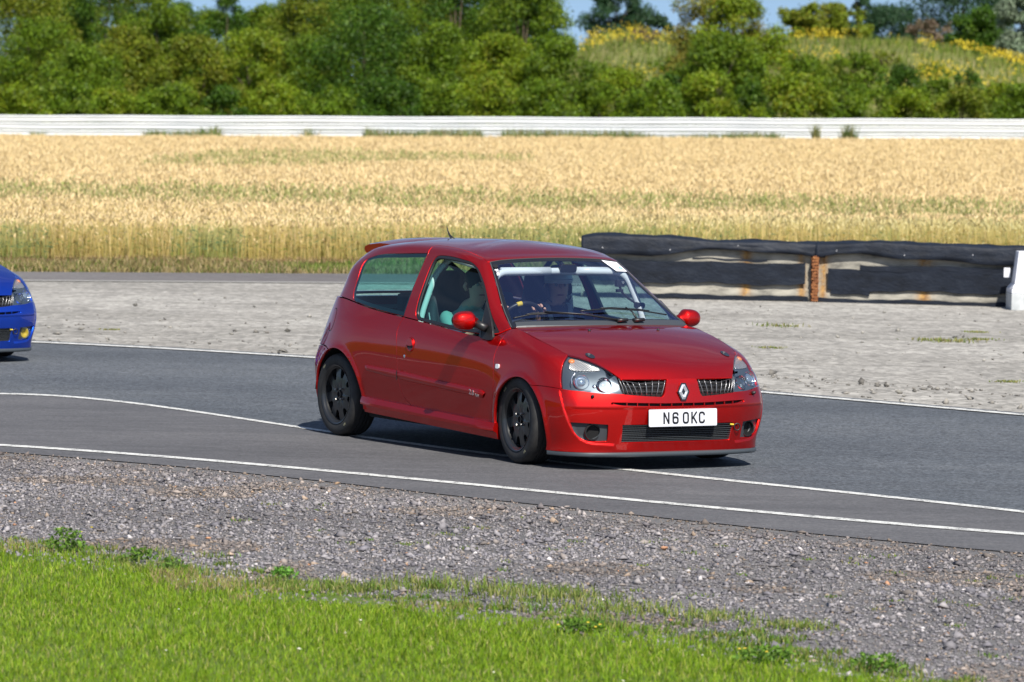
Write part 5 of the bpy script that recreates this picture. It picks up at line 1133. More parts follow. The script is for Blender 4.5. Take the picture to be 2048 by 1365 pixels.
# ---- gravel verge: bed plus loose stones
strip('gravel_verge', lambda x: f_grass(x) - .8, lambda x: f_edge(x) + .02, .006, M_GRAVELB, -50, 50, 700)
strip('grass_verge', -60.0, lambda x: f_grass(x) + .10, .012, M_TURF, -50, 50, 700, seed=4)  # carried on unseen behind the camera to darken reflections in the car paint
ICO = np.array([(-1, -.3, 0), (1, -.2, .1), (-.2, -1, -.1), (.1, 1, 0), (.1, .1, .75), (0, 0, -.5)], float)
ICF = np.array([(4, 0, 2), (4, 2, 1), (4, 1, 3), (4, 3, 0), (5, 2, 0), (5, 1, 2), (5, 3, 1), (5, 0, 3)])
def stones(name, X, Y, S, mat, cols, label=None, kind='stuff', z=.006):
    n = len(X); a = rng.uniform(0, 6.28, n); J = ICO[None] + rng.normal(0, .22, (n, 6, 3)); J = J * (S[:, None] * rng.uniform(.6, 1.3, (n, 3)))[:, None, :]
    c, s = np.cos(a)[:, None], np.sin(a)[:, None]; V = np.stack([J[..., 0] * c - J[..., 1] * s + X[:, None], J[..., 0] * s + J[..., 1] * c + Y[:, None], J[..., 2] * .8 + z + S[:, None] * .25], -1)
    F = (ICF[None] + np.arange(n)[:, None, None] * 6).reshape(-1, 3)
    o = big_mesh(name, V.reshape(-1, 3), F, mat, colors=np.repeat(cols, 6, axis=0)); tag(o, label=label, kind=kind); return o
def tint_mat(name, rough=.85, trans=0.0, spec=.3):
    m = pmat(name, (.5, .5, .5), rough, spec=spec); g = NG(m); a = g.attr('tint'); g.link(a, g.b.inputs['Base Color'])
    if trans:
        t = g.n('BsdfTranslucent'); g.link(a, t.inputs[0]); mx_ = g.n('MixShader'); mx_.inputs[0].default_value = trans; o = g.t.nodes['Material Output']
        g.link(g.b.outputs[0], mx_.inputs[1]); g.link(t.outputs[0], mx_.inputs[2]); g.link(mx_.outputs[0], o.inputs['Surface'])
    return m
M_STONE = tint_mat('stone'); M_BLADE = tint_mat('grass_blade', .6, .35); M_WHEAT = tint_mat('wheat_stalk', .85, .38); M_LEAF = tint_mat('leaf', .55, .28)
def val_noise(x, y, sc, seed=0):
    x = x * sc + seed * 17.3; y = y * sc + seed * 7.7; xi, yi = np.floor(x).astype(int), np.floor(y).astype(int); fx, fy = x - xi, y - yi; fx = fx * fx * (3 - 2 * fx); fy = fy * fy * (3 - 2 * fy)
    def h(a, b): q = np.sin(a * 127.1 + b * 311.7 + seed * 13.7) * 43758.5453; return q - np.floor(q)
    return (h(xi, yi) * (1 - fx) + h(xi + 1, yi) * fx) * (1 - fy) + (h(xi, yi + 1) * (1 - fx) + h(xi + 1, yi + 1) * fx) * fy
N = 125000
X = rng.uniform(-4.6, 4.2, N); T = rng.uniform(0, 1, N); Y = f_grass(X) - .5 + T * (f_edge(X) + .02 - f_grass(X) + .5)
k = (Y > f_grass(X) - .2 - .25 * rng.random(N)) & ((Y < f_edge(X) - .25 - .2 * val_noise(X, Y, 2.5, 90)) | (rng.random(N) < .30)); X, Y = X[k], Y[k]; n = len(X)
S = np.clip(rng.lognormal(math.log(.0068), .50, n), .003, .034)
pal = np.array([(.185, .178, .18), (.145, .14, .148), (.225, .215, .212), (.10, .098, .105), (.27, .255, .245), (.19, .17, .15), (.44, .42, .40), (.28, .22, .16), (.38, .21, .12)])
ci = rng.choice(len(pal), n, p=[.27, .21, .20, .10, .08, .10, .012, .025, .003]); C = pal[ci] * rng.uniform(.72, 1.32, (n, 1)) * (.80 + .36 * val_noise(X, Y, 1.1, 55))[:, None] * np.array([1.02, 1.0, 1.05])
ed = np.maximum(np.exp(-np.maximum(f_edge(X) - Y, 0) / .45) * (.5 + val_noise(X, Y, 2.2, 77)), (val_noise(X, Y, 1.3, 78) > .66) * .8); C = C * (1 - .55 * np.clip(ed, 0, 1)[:, None] * np.array([.15, .35, .60]))
stones('gravel_stones', X, Y, S, M_STONE, C)
n = 5200; X = rng.uniform(-7, 8, n); Y = f_far(X) + .3 + np.abs(rng.normal(0, 1, n)) * 1.5; k = (rng.random(n) < .07) | ((X > 1.5) & (abs(Y - (f_far(X) + 2.3 + .1 * X)) < .40)); X, Y = X[k], Y[k]; n = len(X)
stones('loose_stones', X, Y, np.clip(rng.lognormal(math.log(.014), .5, n), .005, .045), M_STONE, np.array([(.16, .15, .135)]) * rng.uniform(.5, 1.8, (n, 1)))
n = 500; X = rng.uniform(-5, 7, n); Y = rng.uniform(36, 53.5, n); k = Y > f_far(X) + .4; X, Y = X[k], Y[k]; n = len(X)
stones('scattered_stones', X, Y, np.clip(rng.lognormal(math.log(.012), .5, n), .006, .05), M_STONE, np.array([(.20, .19, .17)]) * rng.uniform(.4, 1.9, (n, 1)))

# ---- grasses: curved blades in one mesh
def blades(name, X, Y, H, W, C, mat, lean=.35, seg=2, z=0.0, tip=None, label=None, ear=None):
    n = len(X); a = rng.uniform(0, 6.28, n); l = np.abs(rng.normal(0, lean, n)) * H; dx, dy = np.cos(a) * l, np.sin(a) * l; b = rng.uniform(0, 6.28, n); wx, wy = np.cos(b) * W / 2, np.sin(b) * W / 2
    b0 = np.stack([X - wx, Y - wy, np.full(n, z)], -1); b1 = np.stack([X + wx, Y + wy, np.full(n, z)], -1)
    m0 = np.stack([X + dx * .3 - wx * .8, Y + dy * .3 - wy * .8, z + H * .55], -1); m1 = np.stack([X + dx * .3 + wx * .8, Y + dy * .3 + wy * .8, z + H * .55], -1)
    t = np.stack([X + dx, Y + dy, z + H * (1 - .3 * (l / np.maximum(H, 1e-6)) ** 2)], -1)
    V = np.stack([b0, b1, m1, m0, t], 1).reshape(-1, 3); o = np.arange(n)[:, None] * 5
    F = np.concatenate([o + np.array([0, 1, 2]), o + np.array([0, 2, 3]), o + np.array([3, 2, 4])])
    tc_ = C if tip is None else tip
    CC = np.stack([C * .8, C * .8, C, C, tc_], 1).reshape(-1, 3)
    ob = big_mesh(name, V, F, mat, colors=CC); tag(ob, label=label, kind='stuff'); return ob
def pick(cols, n, p=None, j=.2): c = np.array(cols)[rng.choice(len(cols), n, p=p)]; return c * rng.uniform(1 - j, 1 + j, (n, 1))
N = 330000; X = rng.uniform(-4.0, 3.2, N); Y = rng.uniform(15.8, 24.4, N)
edge_ = f_grass(X) + (val_noise(X, Y, 3.2, 3) - .5) * .55 + (val_noise(X, Y, 9, 5) - .5) * .25
k = (Y < edge_); X, Y, edge_ = X[k], Y[k], edge_[k]; n = len(X)
den = .55 + .45 * val_noise(X, Y, 2.2, 8) - np.clip((Y - (edge_ - .55)) / .55, 0, 1) * .45; k = rng.random(n) < den; X, Y, edge_ = X[k], Y[k], edge_[k]; n = len(X)
H = rng.uniform(.020, .048, n) * (.75 + .6 * val_noise(X, Y, 1.6, 2)); C = pick([(.165, .285, .010), (.225, .345, .016), (.120, .210, .010), (.310, .365, .045), (.42, .38, .15)], n, [.34, .30, .16, .15, .05])
dry = val_noise(X, Y, 1.8, 12) > .60; near_e = (edge_ - Y) < .5; C = np.where((near_e & dry & (rng.random(n) < .6))[:, None], np.array([[.36, .29, .13]]) * rng.uniform(.7, 1.2, (n, 1)), C)
blades('grass', X, Y, H, rng.uniform(.003, .006, n), C, M_BLADE, .65, z=.010)
# tufts and weeds creeping over the gravel edge
def tuft_field(name, centres, per, r, h, cols, mat=None, w=(.004, .008), lean=.6, p=None, z=.006):
    cx = np.repeat([c[0] for c in centres], per); cy = np.repeat([c[1] for c in centres], per); sc = np.repeat([c[2] for c in centres], per); n = len(cx)
    return blades(name, cx + rng.normal(0, r, n) * sc, cy + rng.normal(0, r, n) * sc, rng.uniform(h[0], h[1], n) * sc, rng.uniform(*w, n), pick(cols, n, p), mat or M_BLADE, lean, z=z)
GC = [(.09, .19, .02), (.13, .23, .03), (.20, .24, .04), (.28, .27, .09)]
cent = []
for _ in range(150):
    x = rng.uniform(-2.6, 2.4); y = f_grass(x) + abs(rng.normal(0, .38)) + .02; cent.append((x, float(y), rng.uniform(.4, 1.1)))
tuft_field('weeds', cent, 70, .055, (.02, .055), GC)
for x, y, s in ((-.75, 21.5, 1.5), (-.35, 21.65, 1.8), (.02, 21.45, 1.6), (.25, 21.3, 1.7), (-1.05, 21.55, 1.3), (-1.75, 22.15, 1.3), (.55, 20.8, 1.6), (.95, 20.6, 1.2), (1.3, 20.3, 1.1)): cent.append((x, y, s))
tuft_field('low_weeds', cent[150:], 360, .085, (.015, .045), [(.14, .22, .03), (.20, .27, .05), (.30, .30, .10)])
c3 = []
for _ in range(60):
    x = rng.uniform(-1.5, 2.6); y = rng.uniform(float(f_grass(x)) + .4, float(f_edge(x)) - .8); c3.append((x, y, rng.uniform(.5, 1)))
tuft_field('gravel_weeds', c3, 26, .035, (.010, .028), GC)
# small leafy weeds: the bigger plants on the verge are things of their own
def leafy(name, x, y, h, n, spread, cols, label, flowers=0, fcol=(.50, .38, .02), cat='weed', group=None):
    r = empty(name, (x, y, .008)); tag(r, label, cat, group)
    t = rng.random(n) ** .7; a = rng.uniform(0, 6.28, n); rr = spread * np.sqrt(rng.random(n)) * (1 - .5 * t); c = np.stack([np.cos(a) * rr, np.sin(a) * rr, t * h], -1)
    L = rng.uniform(.010, .024, n) * (1.1 - .4 * t) * 1.2; u = rng.normal(0, 1, (n, 3)); u[:, 2] = abs(u[:, 2]) * .6; u /= np.linalg.norm(u, axis=1, keepdims=True); v = np.cross(u, rng.normal(0, 1, (n, 3))); v /= np.linalg.norm(v, axis=1, keepdims=True)
    V = np.stack([c - v * L[:, None] * .35, c + u * L[:, None] * .6 - v * 0, c + v * L[:, None] * .35, c + u * L[:, None] * -.6], 1); 
    V = np.stack([c, c + u * L[:, None] * .6 + v * L[:, None] * .38, c + u * L[:, None] * 1.3, c + u * L[:, None] * .6 - v * L[:, None] * .38], 1)
    F = np.array([0, 1, 2, 3])[None] + np.arange(n)[:, None] * 4; big_mesh('foliage', V.reshape(-1, 3), F, M_LEAF, r, colors=np.repeat(pick(cols, n), 4, axis=0))
    mb = MB()
    for _ in range(7):
        a = rng.uniform(0, 6.28); q = spread * .6 * rng.random(); mb.tube([(0, 0, 0), (q * .5 * math.cos(a), q * .5 * math.sin(a), h * .5), (q * math.cos(a), q * math.sin(a), h * rng.uniform(.7, 1))], [.003, .0022, .0014], 5)
    mb.build('stem', pmat('weed_stem', (.09, .14, .03), .7), r)
    for _ in range(flowers):
        a = rng.uniform(0, 6.28); q = spread * rng.random(); mb = MB(); mb.lathe([(.0, .004), (.006, .003), (.008, .0), (.0, -.002)], 9, Matrix.Translation((q * math.cos(a), q * math.sin(a), h * rng.uniform(.75, 1.1))), 'Z'); mb.build('flower', pmat('dandelion', fcol, .6), r)
    return r
LW = [(.10, .20, .02), (.14, .26, .03), (.07, .14, .02)]
leafy('leafy_weed', -2.26, 22.98, .12, 300, .14, LW, 'tall leafy weed with yellow flowers at the back left of the lawn', 3)
leafy('leafy_weed', -1.86, 22.55, .07, 160, .11, LW, 'low leafy weed with reddish tips on the left lawn edge beside the gravel', 0)
leafy('leafy_weed', -1.66, 22.10, .06, 120, .09, LW, 'small dark weed where the lawn meets the gravel, left of the dry patch')
leafy('leafy_weed', -1.10, 21.95, .05, 160, .07, [(.13, .30, .04)], 'single bright green rosette weed growing alone in the gravel')
leafy('leafy_weed', .34, 19.9, .06, 240, .14, LW, 'low weed with yellow flowers near the middle of the lawn edge', 4)
leafy('leafy_weed', 1.10, 18.95, .07, 300, .17, LW, 'spreading weed with two yellow flowers at the right end of the lawn', 3)
leafy('leafy_weed', 1.55, 18.75, .07, 220, .14, LW, 'bushy weed at the far right tip of the lawn')
# clover dots
n = 9; X = rng.uniform(-2, 1.2, n); Y = rng.uniform(18, 20.6, n); k = Y < f_grass(X) - .2; X, Y = X[k], Y[k]
stones('clover_flowers', X, Y, np.full(len(X), .008), M_STONE, np.tile([[.62, .62, .50]], (len(X), 1)), z=.035)
# ---- apron weeds
cent = [(x, y, s) for x, y, s in ((2.85, 47.9, 1.6), (4.25, 45.6, 1.3), (4.45, 45.4, 1.5), (4.75, 45.9, 1.1), (1.6, 44.1, .9), (1.75, 44.0, .8), (1.42, 44.3, .6), (2.5, 43.6, .8), (4.9, 47.4, .8), (-4.0, 44.6, .6), (4.3, 38.9, .7))]
tuft_field('apron_weeds', cent, 110, .085, (.012, .032), [(.13, .19, .03), (.22, .24, .05), (.30, .26, .10)], w=(.008, .014), z=.006, lean=.8)
# ---- verge in front of the wheat
N = 34000; X = rng.uniform(-13, 13, N); Y0 = 59.75 + .34 * (X + 2); Y = Y0 + rng.random(N) ** 1.2 * 4.8
C = pick([(.34, .27, .12), (.24, .19, .08), (.18, .20, .05), (.12, .16, .03), (.40, .32, .17)], N, [.30, .22, .20, .10, .18]); H = rng.uniform(.03, .13, N) * (.5 + val_noise(X, Y, .8, 3))
g_ = val_noise(X, Y, .9, 21) > .70; C[g_] = C[g_] * np.array([.65, .95, .5]); br = Y > Y0 + 3.6; C[br] = pick([(.20, .13, .06), (.28, .20, .10)], int(br.sum())); H[br] *= .6
blades('verge_grass', X, Y, H, rng.uniform(.012, .022, N), C, M_WHEAT, .7)

# ---- the wheat field
def wheat(name, x0, x1, ya, yb, per, scale, hgt=.62, seed=1, label=None):
    A = (x1 - x0) * (yb - ya); n = int(A * per); X = rng.uniform(x0, x1, n); Y = rng.uniform(ya, yb, n)
    if ya < 66:
        kk = Y > 64.37 + .36 * (X + 2) + (val_noise(X, X * 0, 1.5, 5) - .5) * .4; X, Y = X[kk], Y[kk]; n = len(X)
    patch = val_noise(X, Y, .35, 4); patch2 = val_noise(X, Y, 1.3, 9)
    weed = ((Y > 73 - .05 * X) & (Y < 85) & (patch2 + .25 * patch > .44) & (rng.random(n) < .50)) | ((Y > 108) & (Y < 142) & (X > -9.5 + (Y - 112) * .0) & (X < .5) & (val_noise(X, Y, .12, 30) > .38) & (rng.random(n) < .40))
    Hh = hgt * np.where(rng.random(n) < .25, rng.uniform(.45, .9, n), rng.uniform(.86, 1.10, n)) * (.93 + .14 * patch); Hh[weed] *= rng.uniform(.8, 1.25, weed.sum())
    a = rng.uniform(0, 6.28, n); l = rng.uniform(.02, .16, n) * Hh; dx, dy = np.cos(a) * l, np.sin(a) * l; w = .0065 * scale * rng.uniform(.7, 1.3, n); b = rng.uniform(-.7, .7, n); wx, wy = np.cos(b) * w / 2, np.sin(b) * w / 2
    Z = np.zeros(n)
    base = [np.stack([X - wx, Y - wy, Z], -1), np.stack([X + wx, Y + wy, Z], -1), np.stack([X + dx + wx, Y + dy + wy, Hh * .9], -1), np.stack([X + dx - wx, Y + dy - wy, Hh * .9], -1)]
    # nodding ear
    ex, ey = np.cos(a) * .05, np.sin(a) * .05; ew = .010 * scale * rng.uniform(.8, 1.3, n); el_ = .085 * rng.uniform(.8, 1.2, n) * (1 + .3 * (scale - 1)); cb, sb = np.cos(b) * ew, np.sin(b) * ew
    k = rng.uniform(.3, 1, n)
    e0 = np.stack([X + dx, Y + dy, Hh * .88], -1); e1 = np.stack([X + dx + ex * .5 - cb, Y + dy + ey * .5 - sb, Hh * .88 + el_ * .5 * k], -1); e2 = np.stack([X + dx + ex, Y + dy + ey, Hh * .88 + el_ * k], -1); e3 = np.stack([X + dx + ex * .5 + cb, Y + dy + ey * .5 + sb, Hh * .88 + el_ * .5 * k], -1)
    # a leaf
    la = rng.uniform(0, 6.28, n); lh = Hh * rng.uniform(.25, .75, n); ll = .10 * rng.uniform(.5, 1.3, n); l0 = np.stack([X + dx * .5 - wx, Y + dy * .5, lh], -1); l1 = np.stack([X + dx * .5 + wx, Y + dy * .5, lh + .02], -1); l2 = np.stack([X + dx * .5 + np.cos(la) * ll, Y + dy * .5 + np.sin(la) * ll, lh + .06 * rng.uniform(-1.2, 1, n)], -1)
    V = np.stack(base + [e0, e1, e2, e3, l0, l1, l2], 1); o = np.arange(n)[:, None] * 11
    F = np.concatenate([o + np.array(t) for t in ((0, 1, 2), (0, 2, 3), (4, 5, 6), (4, 6, 7), (8, 9, 10))])
    gold = pick([(.70, .54, .285), (.74, .58, .32), (.66, .50, .26), (.78, .63, .37)], n, j=.08); stem = pick([(.54, .43, .14), (.44, .37, .10), (.28, .30, .07), (.62, .49, .20)], n, [.3, .22, .18, .30], .28); leaf = pick([(.42, .33, .09), (.18, .22, .05), (.13, .20, .10), (.50, .38, .14)], n, [.35, .25, .12, .28])
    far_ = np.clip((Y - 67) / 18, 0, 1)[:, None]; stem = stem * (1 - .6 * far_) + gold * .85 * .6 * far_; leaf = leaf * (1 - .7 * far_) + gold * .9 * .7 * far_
    blue = (val_noise(X, Y, .7, 40) > .60) & (Y < 68); leaf[blue] = np.array([.13, .20, .09]) * rng.uniform(.7, 1.3, (blue.sum(), 1)); stem[blue] *= np.array([.6, .85, .7])
    rt = np.clip((X + 1.0) / 8, 0, 1)[:, None] * (Y < 70)[:, None]; gold = gold * (1 - .25 * rt * np.array([1, .55, 1]))
    gold[weed] = pick([(.30, .34, .10), (.38, .38, .15), (.24, .28, .09), (.42, .38, .19)], int(weed.sum())); stem[weed] = pick([(.16, .20, .05), (.22, .22, .06)], int(weed.sum())); leaf[weed] = pick([(.13, .20, .05), (.20, .24, .07)], int(weed.sum()))
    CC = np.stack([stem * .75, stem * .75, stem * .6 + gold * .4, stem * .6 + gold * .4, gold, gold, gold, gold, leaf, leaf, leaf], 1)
    ob = big_mesh(name, V.reshape(-1, 3), F, M_WHEAT, colors=CC.reshape(-1, 3)); tag(ob, kind='stuff'); return ob
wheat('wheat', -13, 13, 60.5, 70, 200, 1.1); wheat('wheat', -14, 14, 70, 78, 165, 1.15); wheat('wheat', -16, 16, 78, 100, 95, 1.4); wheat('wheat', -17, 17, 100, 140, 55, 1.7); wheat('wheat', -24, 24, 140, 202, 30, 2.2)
# taller weeds against the rail and two lone reeds
N = 9000; X = rng.uniform(-22, 12, N); k = (val_noise(X, X * 0, .25, 60) + .5 * val_noise(X, X * 0, 1.1, 61)) > .60 - .03 * np.clip(X, -8, 4); X = X[k]; n = len(X); Y = rng.uniform(203, 207, n)
blades('rail_weeds', X, Y, rng.uniform(.65, 1.15, n) * (.6 + .6 * val_noise(X, X * 0, .5, 62)), rng.uniform(.06, .12, n), pick([(.16, .22, .07), (.26, .28, .11), (.35, .30, .14), (.11, .17, .05)], n), M_WHEAT, .3)
for px, lab in ((13.6, 'thin green reed clump against the white rail, left of the two'), (15.1, 'fuller green reed clump against the white rail, right of the two')):
    r = empty('reed_clump', (px * 1.0, 204.5, 0)); tag(r, lab, 'reed'); n = 60 if px < 14 else 130; o = blades('stem', rng.normal(0, .09 if px < 14 else .16, n), rng.normal(0, .1, n), rng.uniform(.9, 1.35, n), rng.uniform(.04, .08, n), pick([(.10, .16, .04), (.20, .20, .07)], n), M_WHEAT, .12); del o['kind']; o.parent = r

# ==================================================================== barrier of wrapped concrete blocks
M_CONC = pmat('barrier_concrete', (.3, .3, .3), .9); g = NG(M_CONC); v = g.coord('Object', (1, 1, 3))
g.link(g.ramp(g.noise(3.5, 6, .65, v), [(.30, (.09, .085, .075)), (.48, (.25, .235, .20)), (.72, (.38, .355, .30))]), g.b.inputs['Base Color']); g.bump(g.noise(40, 4, .6, v), .4, .01)
M_BELT = pmat('rubber_belting', (.02, .02, .02), .55); g = NG(M_BELT); v = g.coord('Object', (1, 1, 2))
g.link(g.ramp(g.noise(2.6, 6, .7, v), [(.35, (.005, .007, .012)), (.55, (.010, .014, .024)), (.78, (.024, .030, .042))]), g.b.inputs['Base Color']); g.bump(g.noise(18, 4, .6, v), .35, .02); g.b.inputs['Specular IOR Level'].default_value = .22
M_RUST = pmat('rust', (.3, .1, .02), .9); g = NG(M_RUST); g.link(g.ramp(g.noise(30, 4, .7, g.coord('Object')), [(.35, (.07, .025, .012)), (.5, (.20, .07, .022)), (.7, (.34, .15, .05))]), g.b.inputs['Base Color'])
g = NG(M_CONC); lk = g.b.inputs['Base Color'].links[0].from_socket; st = g.math('MULTIPLY', g.attr('tint'), g.ramp(g.noise(7, 6, .75, g.coord('Object')), [(.34, (0, 0, 0)), (.50, (1, 1, 1))]))
g.link(g.mix(st, lk, g.ramp(g.noise(19, 4, .7, g.coord('Object')), [(.35, (.16, .075, .025)), (.65, (.42, .24, .07))])), g.b.inputs['Base Color'])
def wrapped_block(A, B, label, low, top, stains, bands, left_lap=0.04, cap=.05):
    ax = Vector((B[0] - A[0], B[1] - A[1], 0)); Lh = ax.length; r = empty('concrete_barrier', (A[0], A[1], .004), math.atan2(ax.y, ax.x)); tag(r, label, 'barrier', None)
    mb = MB(); prof = [(0, 0), (0, .10), (.02, .13), (.05, .52), (.06, .66), (.46, .66), (.47, .5), (.52, .12), (.52, 0)]
    prof = prof[:1] + [(0, .05)] + prof[1:3] + [(.03, .26), (.04, .39)] + prof[3:]; n = len(prof); xs = np.linspace(-.03, Lh + .03, int(Lh / .03)); m = len(xs)
    V = np.array([(x, y, z) for x in xs for y, z in prof]); F = [(i * n + j, (i + 1) * n + j, (i + 1) * n + (j + 1) % n, i * n + (j + 1) % n) for i in range(m - 1) for j in range(n)]; F = np.array(F)
    w = np.zeros(len(V))
    for (s, z0, z1, ww) in stains: w = np.maximum(w, np.exp(-((V[:, 0] - s) / (ww * .9)) ** 2))
    o = big_mesh('block', V, F, M_CONC, r, colors=np.repeat(w[:, None], 3, 1))
    # draped cover
    ns = 90; V = []; sec = 12
    for i in range(ns + 1):
        s = -left_lap + (Lh + left_lap + cap) * i / ns; zl = np.interp(s, *low) - .004 + .012 * math.sin(s * 5.5); zt = np.interp(s, *top); w = .010 * math.sin(s * 7) + .004 * math.sin(s * 19 + 1); w2 = .007 * math.sin(s * 5.2 + 2)
        yy_ = [-.030 - .014 * math.sin(s * 7), -.016 + w, -.010 - w * .6, -.004 + w2, .006, .05, .14, .30, .42, .52 + w, .56, .57 - w]
        zz_ = [zl, zl + (zt - zl) * .30, zl + (zt - zl) * .60, zl + (zt - zl) * .86, zt - .006, zt + .008 + w2 * .6, zt + .004 + w * .5, zt - .012 + w2, zt + .012 + w, zt + .0, zt - .10, .42 + w]
        V += [(s, a, b) for a, b in zip(yy_, zz_)]
    F = [(i * sec + j, i * sec + j + 1, (i + 1) * sec + j + 1, (i + 1) * sec + j) for i in range(ns) for j in range(sec - 1)]
    o = MB().add(V, F).build('rubber_cover', M_BELT, r, smooth=True, fixn=False); md = o.modifiers.new('t', 'SOLIDIFY'); md.thickness = .012; md.offset = 0; apply_mods(o)
    for (s0, s1, z0, z1, ph) in bands:
        m = 46; V = []
        for i in range(m + 1):
            s = s0 + (s1 - s0) * i / m; e = .012 * math.sin(s * 5 + ph) + .007 * math.sin(s * 17 + ph); y0 = -.022 - .006 * math.sin(s * 3 + ph)
            for a, b in ((y0 + .01, z0 + e), (y0, z0 + e + .004), (y0, z1 + e * .6 - .004), (y0 + .012, z1 + e * .6)): V.append((s, a, b))
        mb = MB().add(V, [(i * 4 + j, i * 4 + j + 1, (i + 1) * 4 + j + 1, (i + 1) * 4 + j) for i in range(m) for j in range(3)]); o = mb.build('rubber_band', M_BELT, r, fixn=False); md = o.modifiers.new('t', 'SOLIDIFY'); md.thickness = .016; md.offset = 1; apply_mods(o)
    for s, dz in [(.42 * k + .22 + .1 * math.sin(k * 3), .05 * math.sin(k * 2.1)) for k in range(0, int(Lh / .42), 2)]:
        zl = np.interp(s, *low); zt = np.interp(s, *top); mb = MB(); mb.lathe([(.0, -.010), (.006, -.008), (.008, .0)], 8, Matrix.Translation((s, -.062, zl + (zt - zl) * (.35 + dz * 3)))); mb.build('fixing_bolt', pmat('pale_bolt', (.40, .40, .42), .5), r)
    return r
def zpx(y): return (602.5 - y) / 167.0
lowL = ([-.03, .25, .8, 1.4, 1.9, 2.3, 2.75], [zpx(v) for v in (508, 516, 515, 503, 499, 506, 512)]); topL = ([-.03, .15, .5, 1.0, 1.6, 2.2, 2.75], [zpx(v) for v in (483, 478, 477, 480, 486, 485, 486)])
wrapped_block((.85, 54.15), (3.58, 54.02), 'concrete barrier block under black rubber, left of the rusty hinge', lowL, topL, [(1.95, .07, .52, .07), (2.62, .08, .5, .05)],
              [(.05, 2.66, .195, .455, .4), (.0, 2.70, -.004, .062, 2), (1.3, 2.2, .475, .50, 1)], cap=.16)
lowR = ([0, .25, .55, .9, 1.3, 1.8, 2.4, 2.9], [zpx(v) for v in (512, 505, 503, 509, 513, 515, 520, 522)]); topR = ([0, .3, .7, 1.2, 1.6, 2.1, 2.5, 2.9], [zpx(v) for v in (487, 484, 479, 484, 482, 486, 482, 484)])
wrapped_block((3.66, 54.0), (6.55, 53.55), 'concrete barrier block under black rubber sheet, between the rusty hinge and the white block', lowR, topR, [(1.27, .07, .54, .09), (.06, .05, .5, .05)],
              [(.12, 2.8, .15, .405, 1.4), (.5, 2.8, .39, .455, .3), (0, 2.8, -.004, .05, 2), (.16, .62, .09, .16, 0)])
r = empty('rusty_hinge', (3.62, 53.96, 0)); tag(r, 'tall rusty hinge pin and loops joining the two rubber covered barrier blocks', 'hinge')
mb = MB(); mb.tube([(0, 0, .0), (0, 0, .56)], .016, 10); mb.build('pin', M_RUST, r)
mb = MB(); mb.box((0, .11, .28), (.09, .14, .56)); mb.build('hinge_plate', M_RUST, r)
mb = MB()
for k in range(15): mb.box((.007 * math.sin(k * 2.4), .004 * math.sin(k * 1.3), .03 + k * .036), (.078, .05, .028), Matrix.Rotation(.18 * math.sin(k * 1.9), 3, 'Y'))
mb.build('loops', M_RUST, r)
# white block at the right edge
r = empty('white_barrier', (6.5, 53.1, 0)); tag(r, 'white concrete block with grey foot at the right edge of the picture', 'barrier')
M_WB = pmat('white_block', (.60, .61, .66), .7); M_WF = pmat('pale_foot', (.46, .48, .49), .85); g = NG(M_WF); g.link(g.ramp(g.noise(8, 5, .6, g.coord('Object')), [(.35, (.36, .38, .39)), (.65, (.52, .54, .55))]), g.b.inputs['Base Color'])
def frus(mb, z0, z1, a0, a1, x1, d0, d1, off=(0, 0)):
    V = [(-a0, -d0, z0), (x1, -d0, z0), (x1, d0, z0), (-a0, d0, z0), (-a1, -d1, z1), (x1, -d1, z1), (x1, d1, z1), (-a1, d1, z1)]; mb.add(V, [(0, 3, 2, 1), (4, 5, 6, 7), (0, 1, 5, 4), (1, 2, 6, 5), (2, 3, 7, 6), (3, 0, 4, 7)])
mb = MB(); frus(mb, 0, .20, .645, .645, 1.4, .30, .30); mb.build('foot', M_WF, r, bevel=.01)
mb = MB(); frus(mb, .202, .255, .645, .64, 1.4, .30, .29); frus(mb, .257, .31, .635, .60, 1.4, .28, .19); frus(mb, .312, .69, .598, .555, 1.4, .188, .15); mb.build('upper_block', M_WB, r, bevel=.006)
mb = MB(); mb.box((-.66, .12, .43), (.075, .02, .115)); mb.build('marker_board', M_WB, r, bevel=.003)

# ==================================================================== terrain behind
HORX = lambda px: 199 + (px - 1150) * .0193
def pxX(px, D): return (px - 1024) / 9000.09 * D
def pxZ(px, y, D): return CAMZ + (HORX(px) - y) * D / 9000.09
CREST = [(900, 130), (1060, 110), (1170, 88), (1250, 72), (1330, 82), (1540, 96), (1700, 84), (1800, 92), (1900, 112), (2048, 150), (2300, 175), (2700, 190)]
def hill(x, y):
    x = np.asarray(x, float); y = np.asarray(y, float); px = 1024 + x / 264 * 9000
    cz = pxZ(px, np.interp(px, [a for a, b in CREST], [b for a, b in CREST]), 264); cz = cz * smooth((px - 850) / 350)
    base = tz(x, y); t = smooth((y - 229) / 35) * (1 - .35 * smooth((y - 268) / 60)); return base + np.maximum(cz - base, 0) * t + (val_noise(x, y, .25, 50) - .5) * .5 * t
for o in [o for o in bpy.data.objects if o.name.split('.')[0] in ('wheat', 'rail_weeds', 'field')]:
    n = len(o.data.vertices); c = np.empty(n * 3, np.float32); o.data.vertices.foreach_get('co', c); c = c.reshape(-1, 3); c[:, 2] += tz(c[:, 0], c[:, 1]); o.data.vertices.foreach_set('co', c.ravel()); o.data.update()
for o in [o for o in bpy.data.objects if o.name.startswith('reed_clump')]: o.location.z = float(tz(o.location.x, o.location.y))
M_MEAD = ground_mat('meadow', [(.36, (.085, .10, .025)), (.5, (.15, .16, .05)), (.64, (.27, .22, .10))], (.3, 1.6, 9), (.6, .05), .95)
gridmesh('field', np.linspace(-70, 70, 60), np.linspace(63.5, 206, 40), lambda x, y: tz(x, y) + .014, M_FIELD)
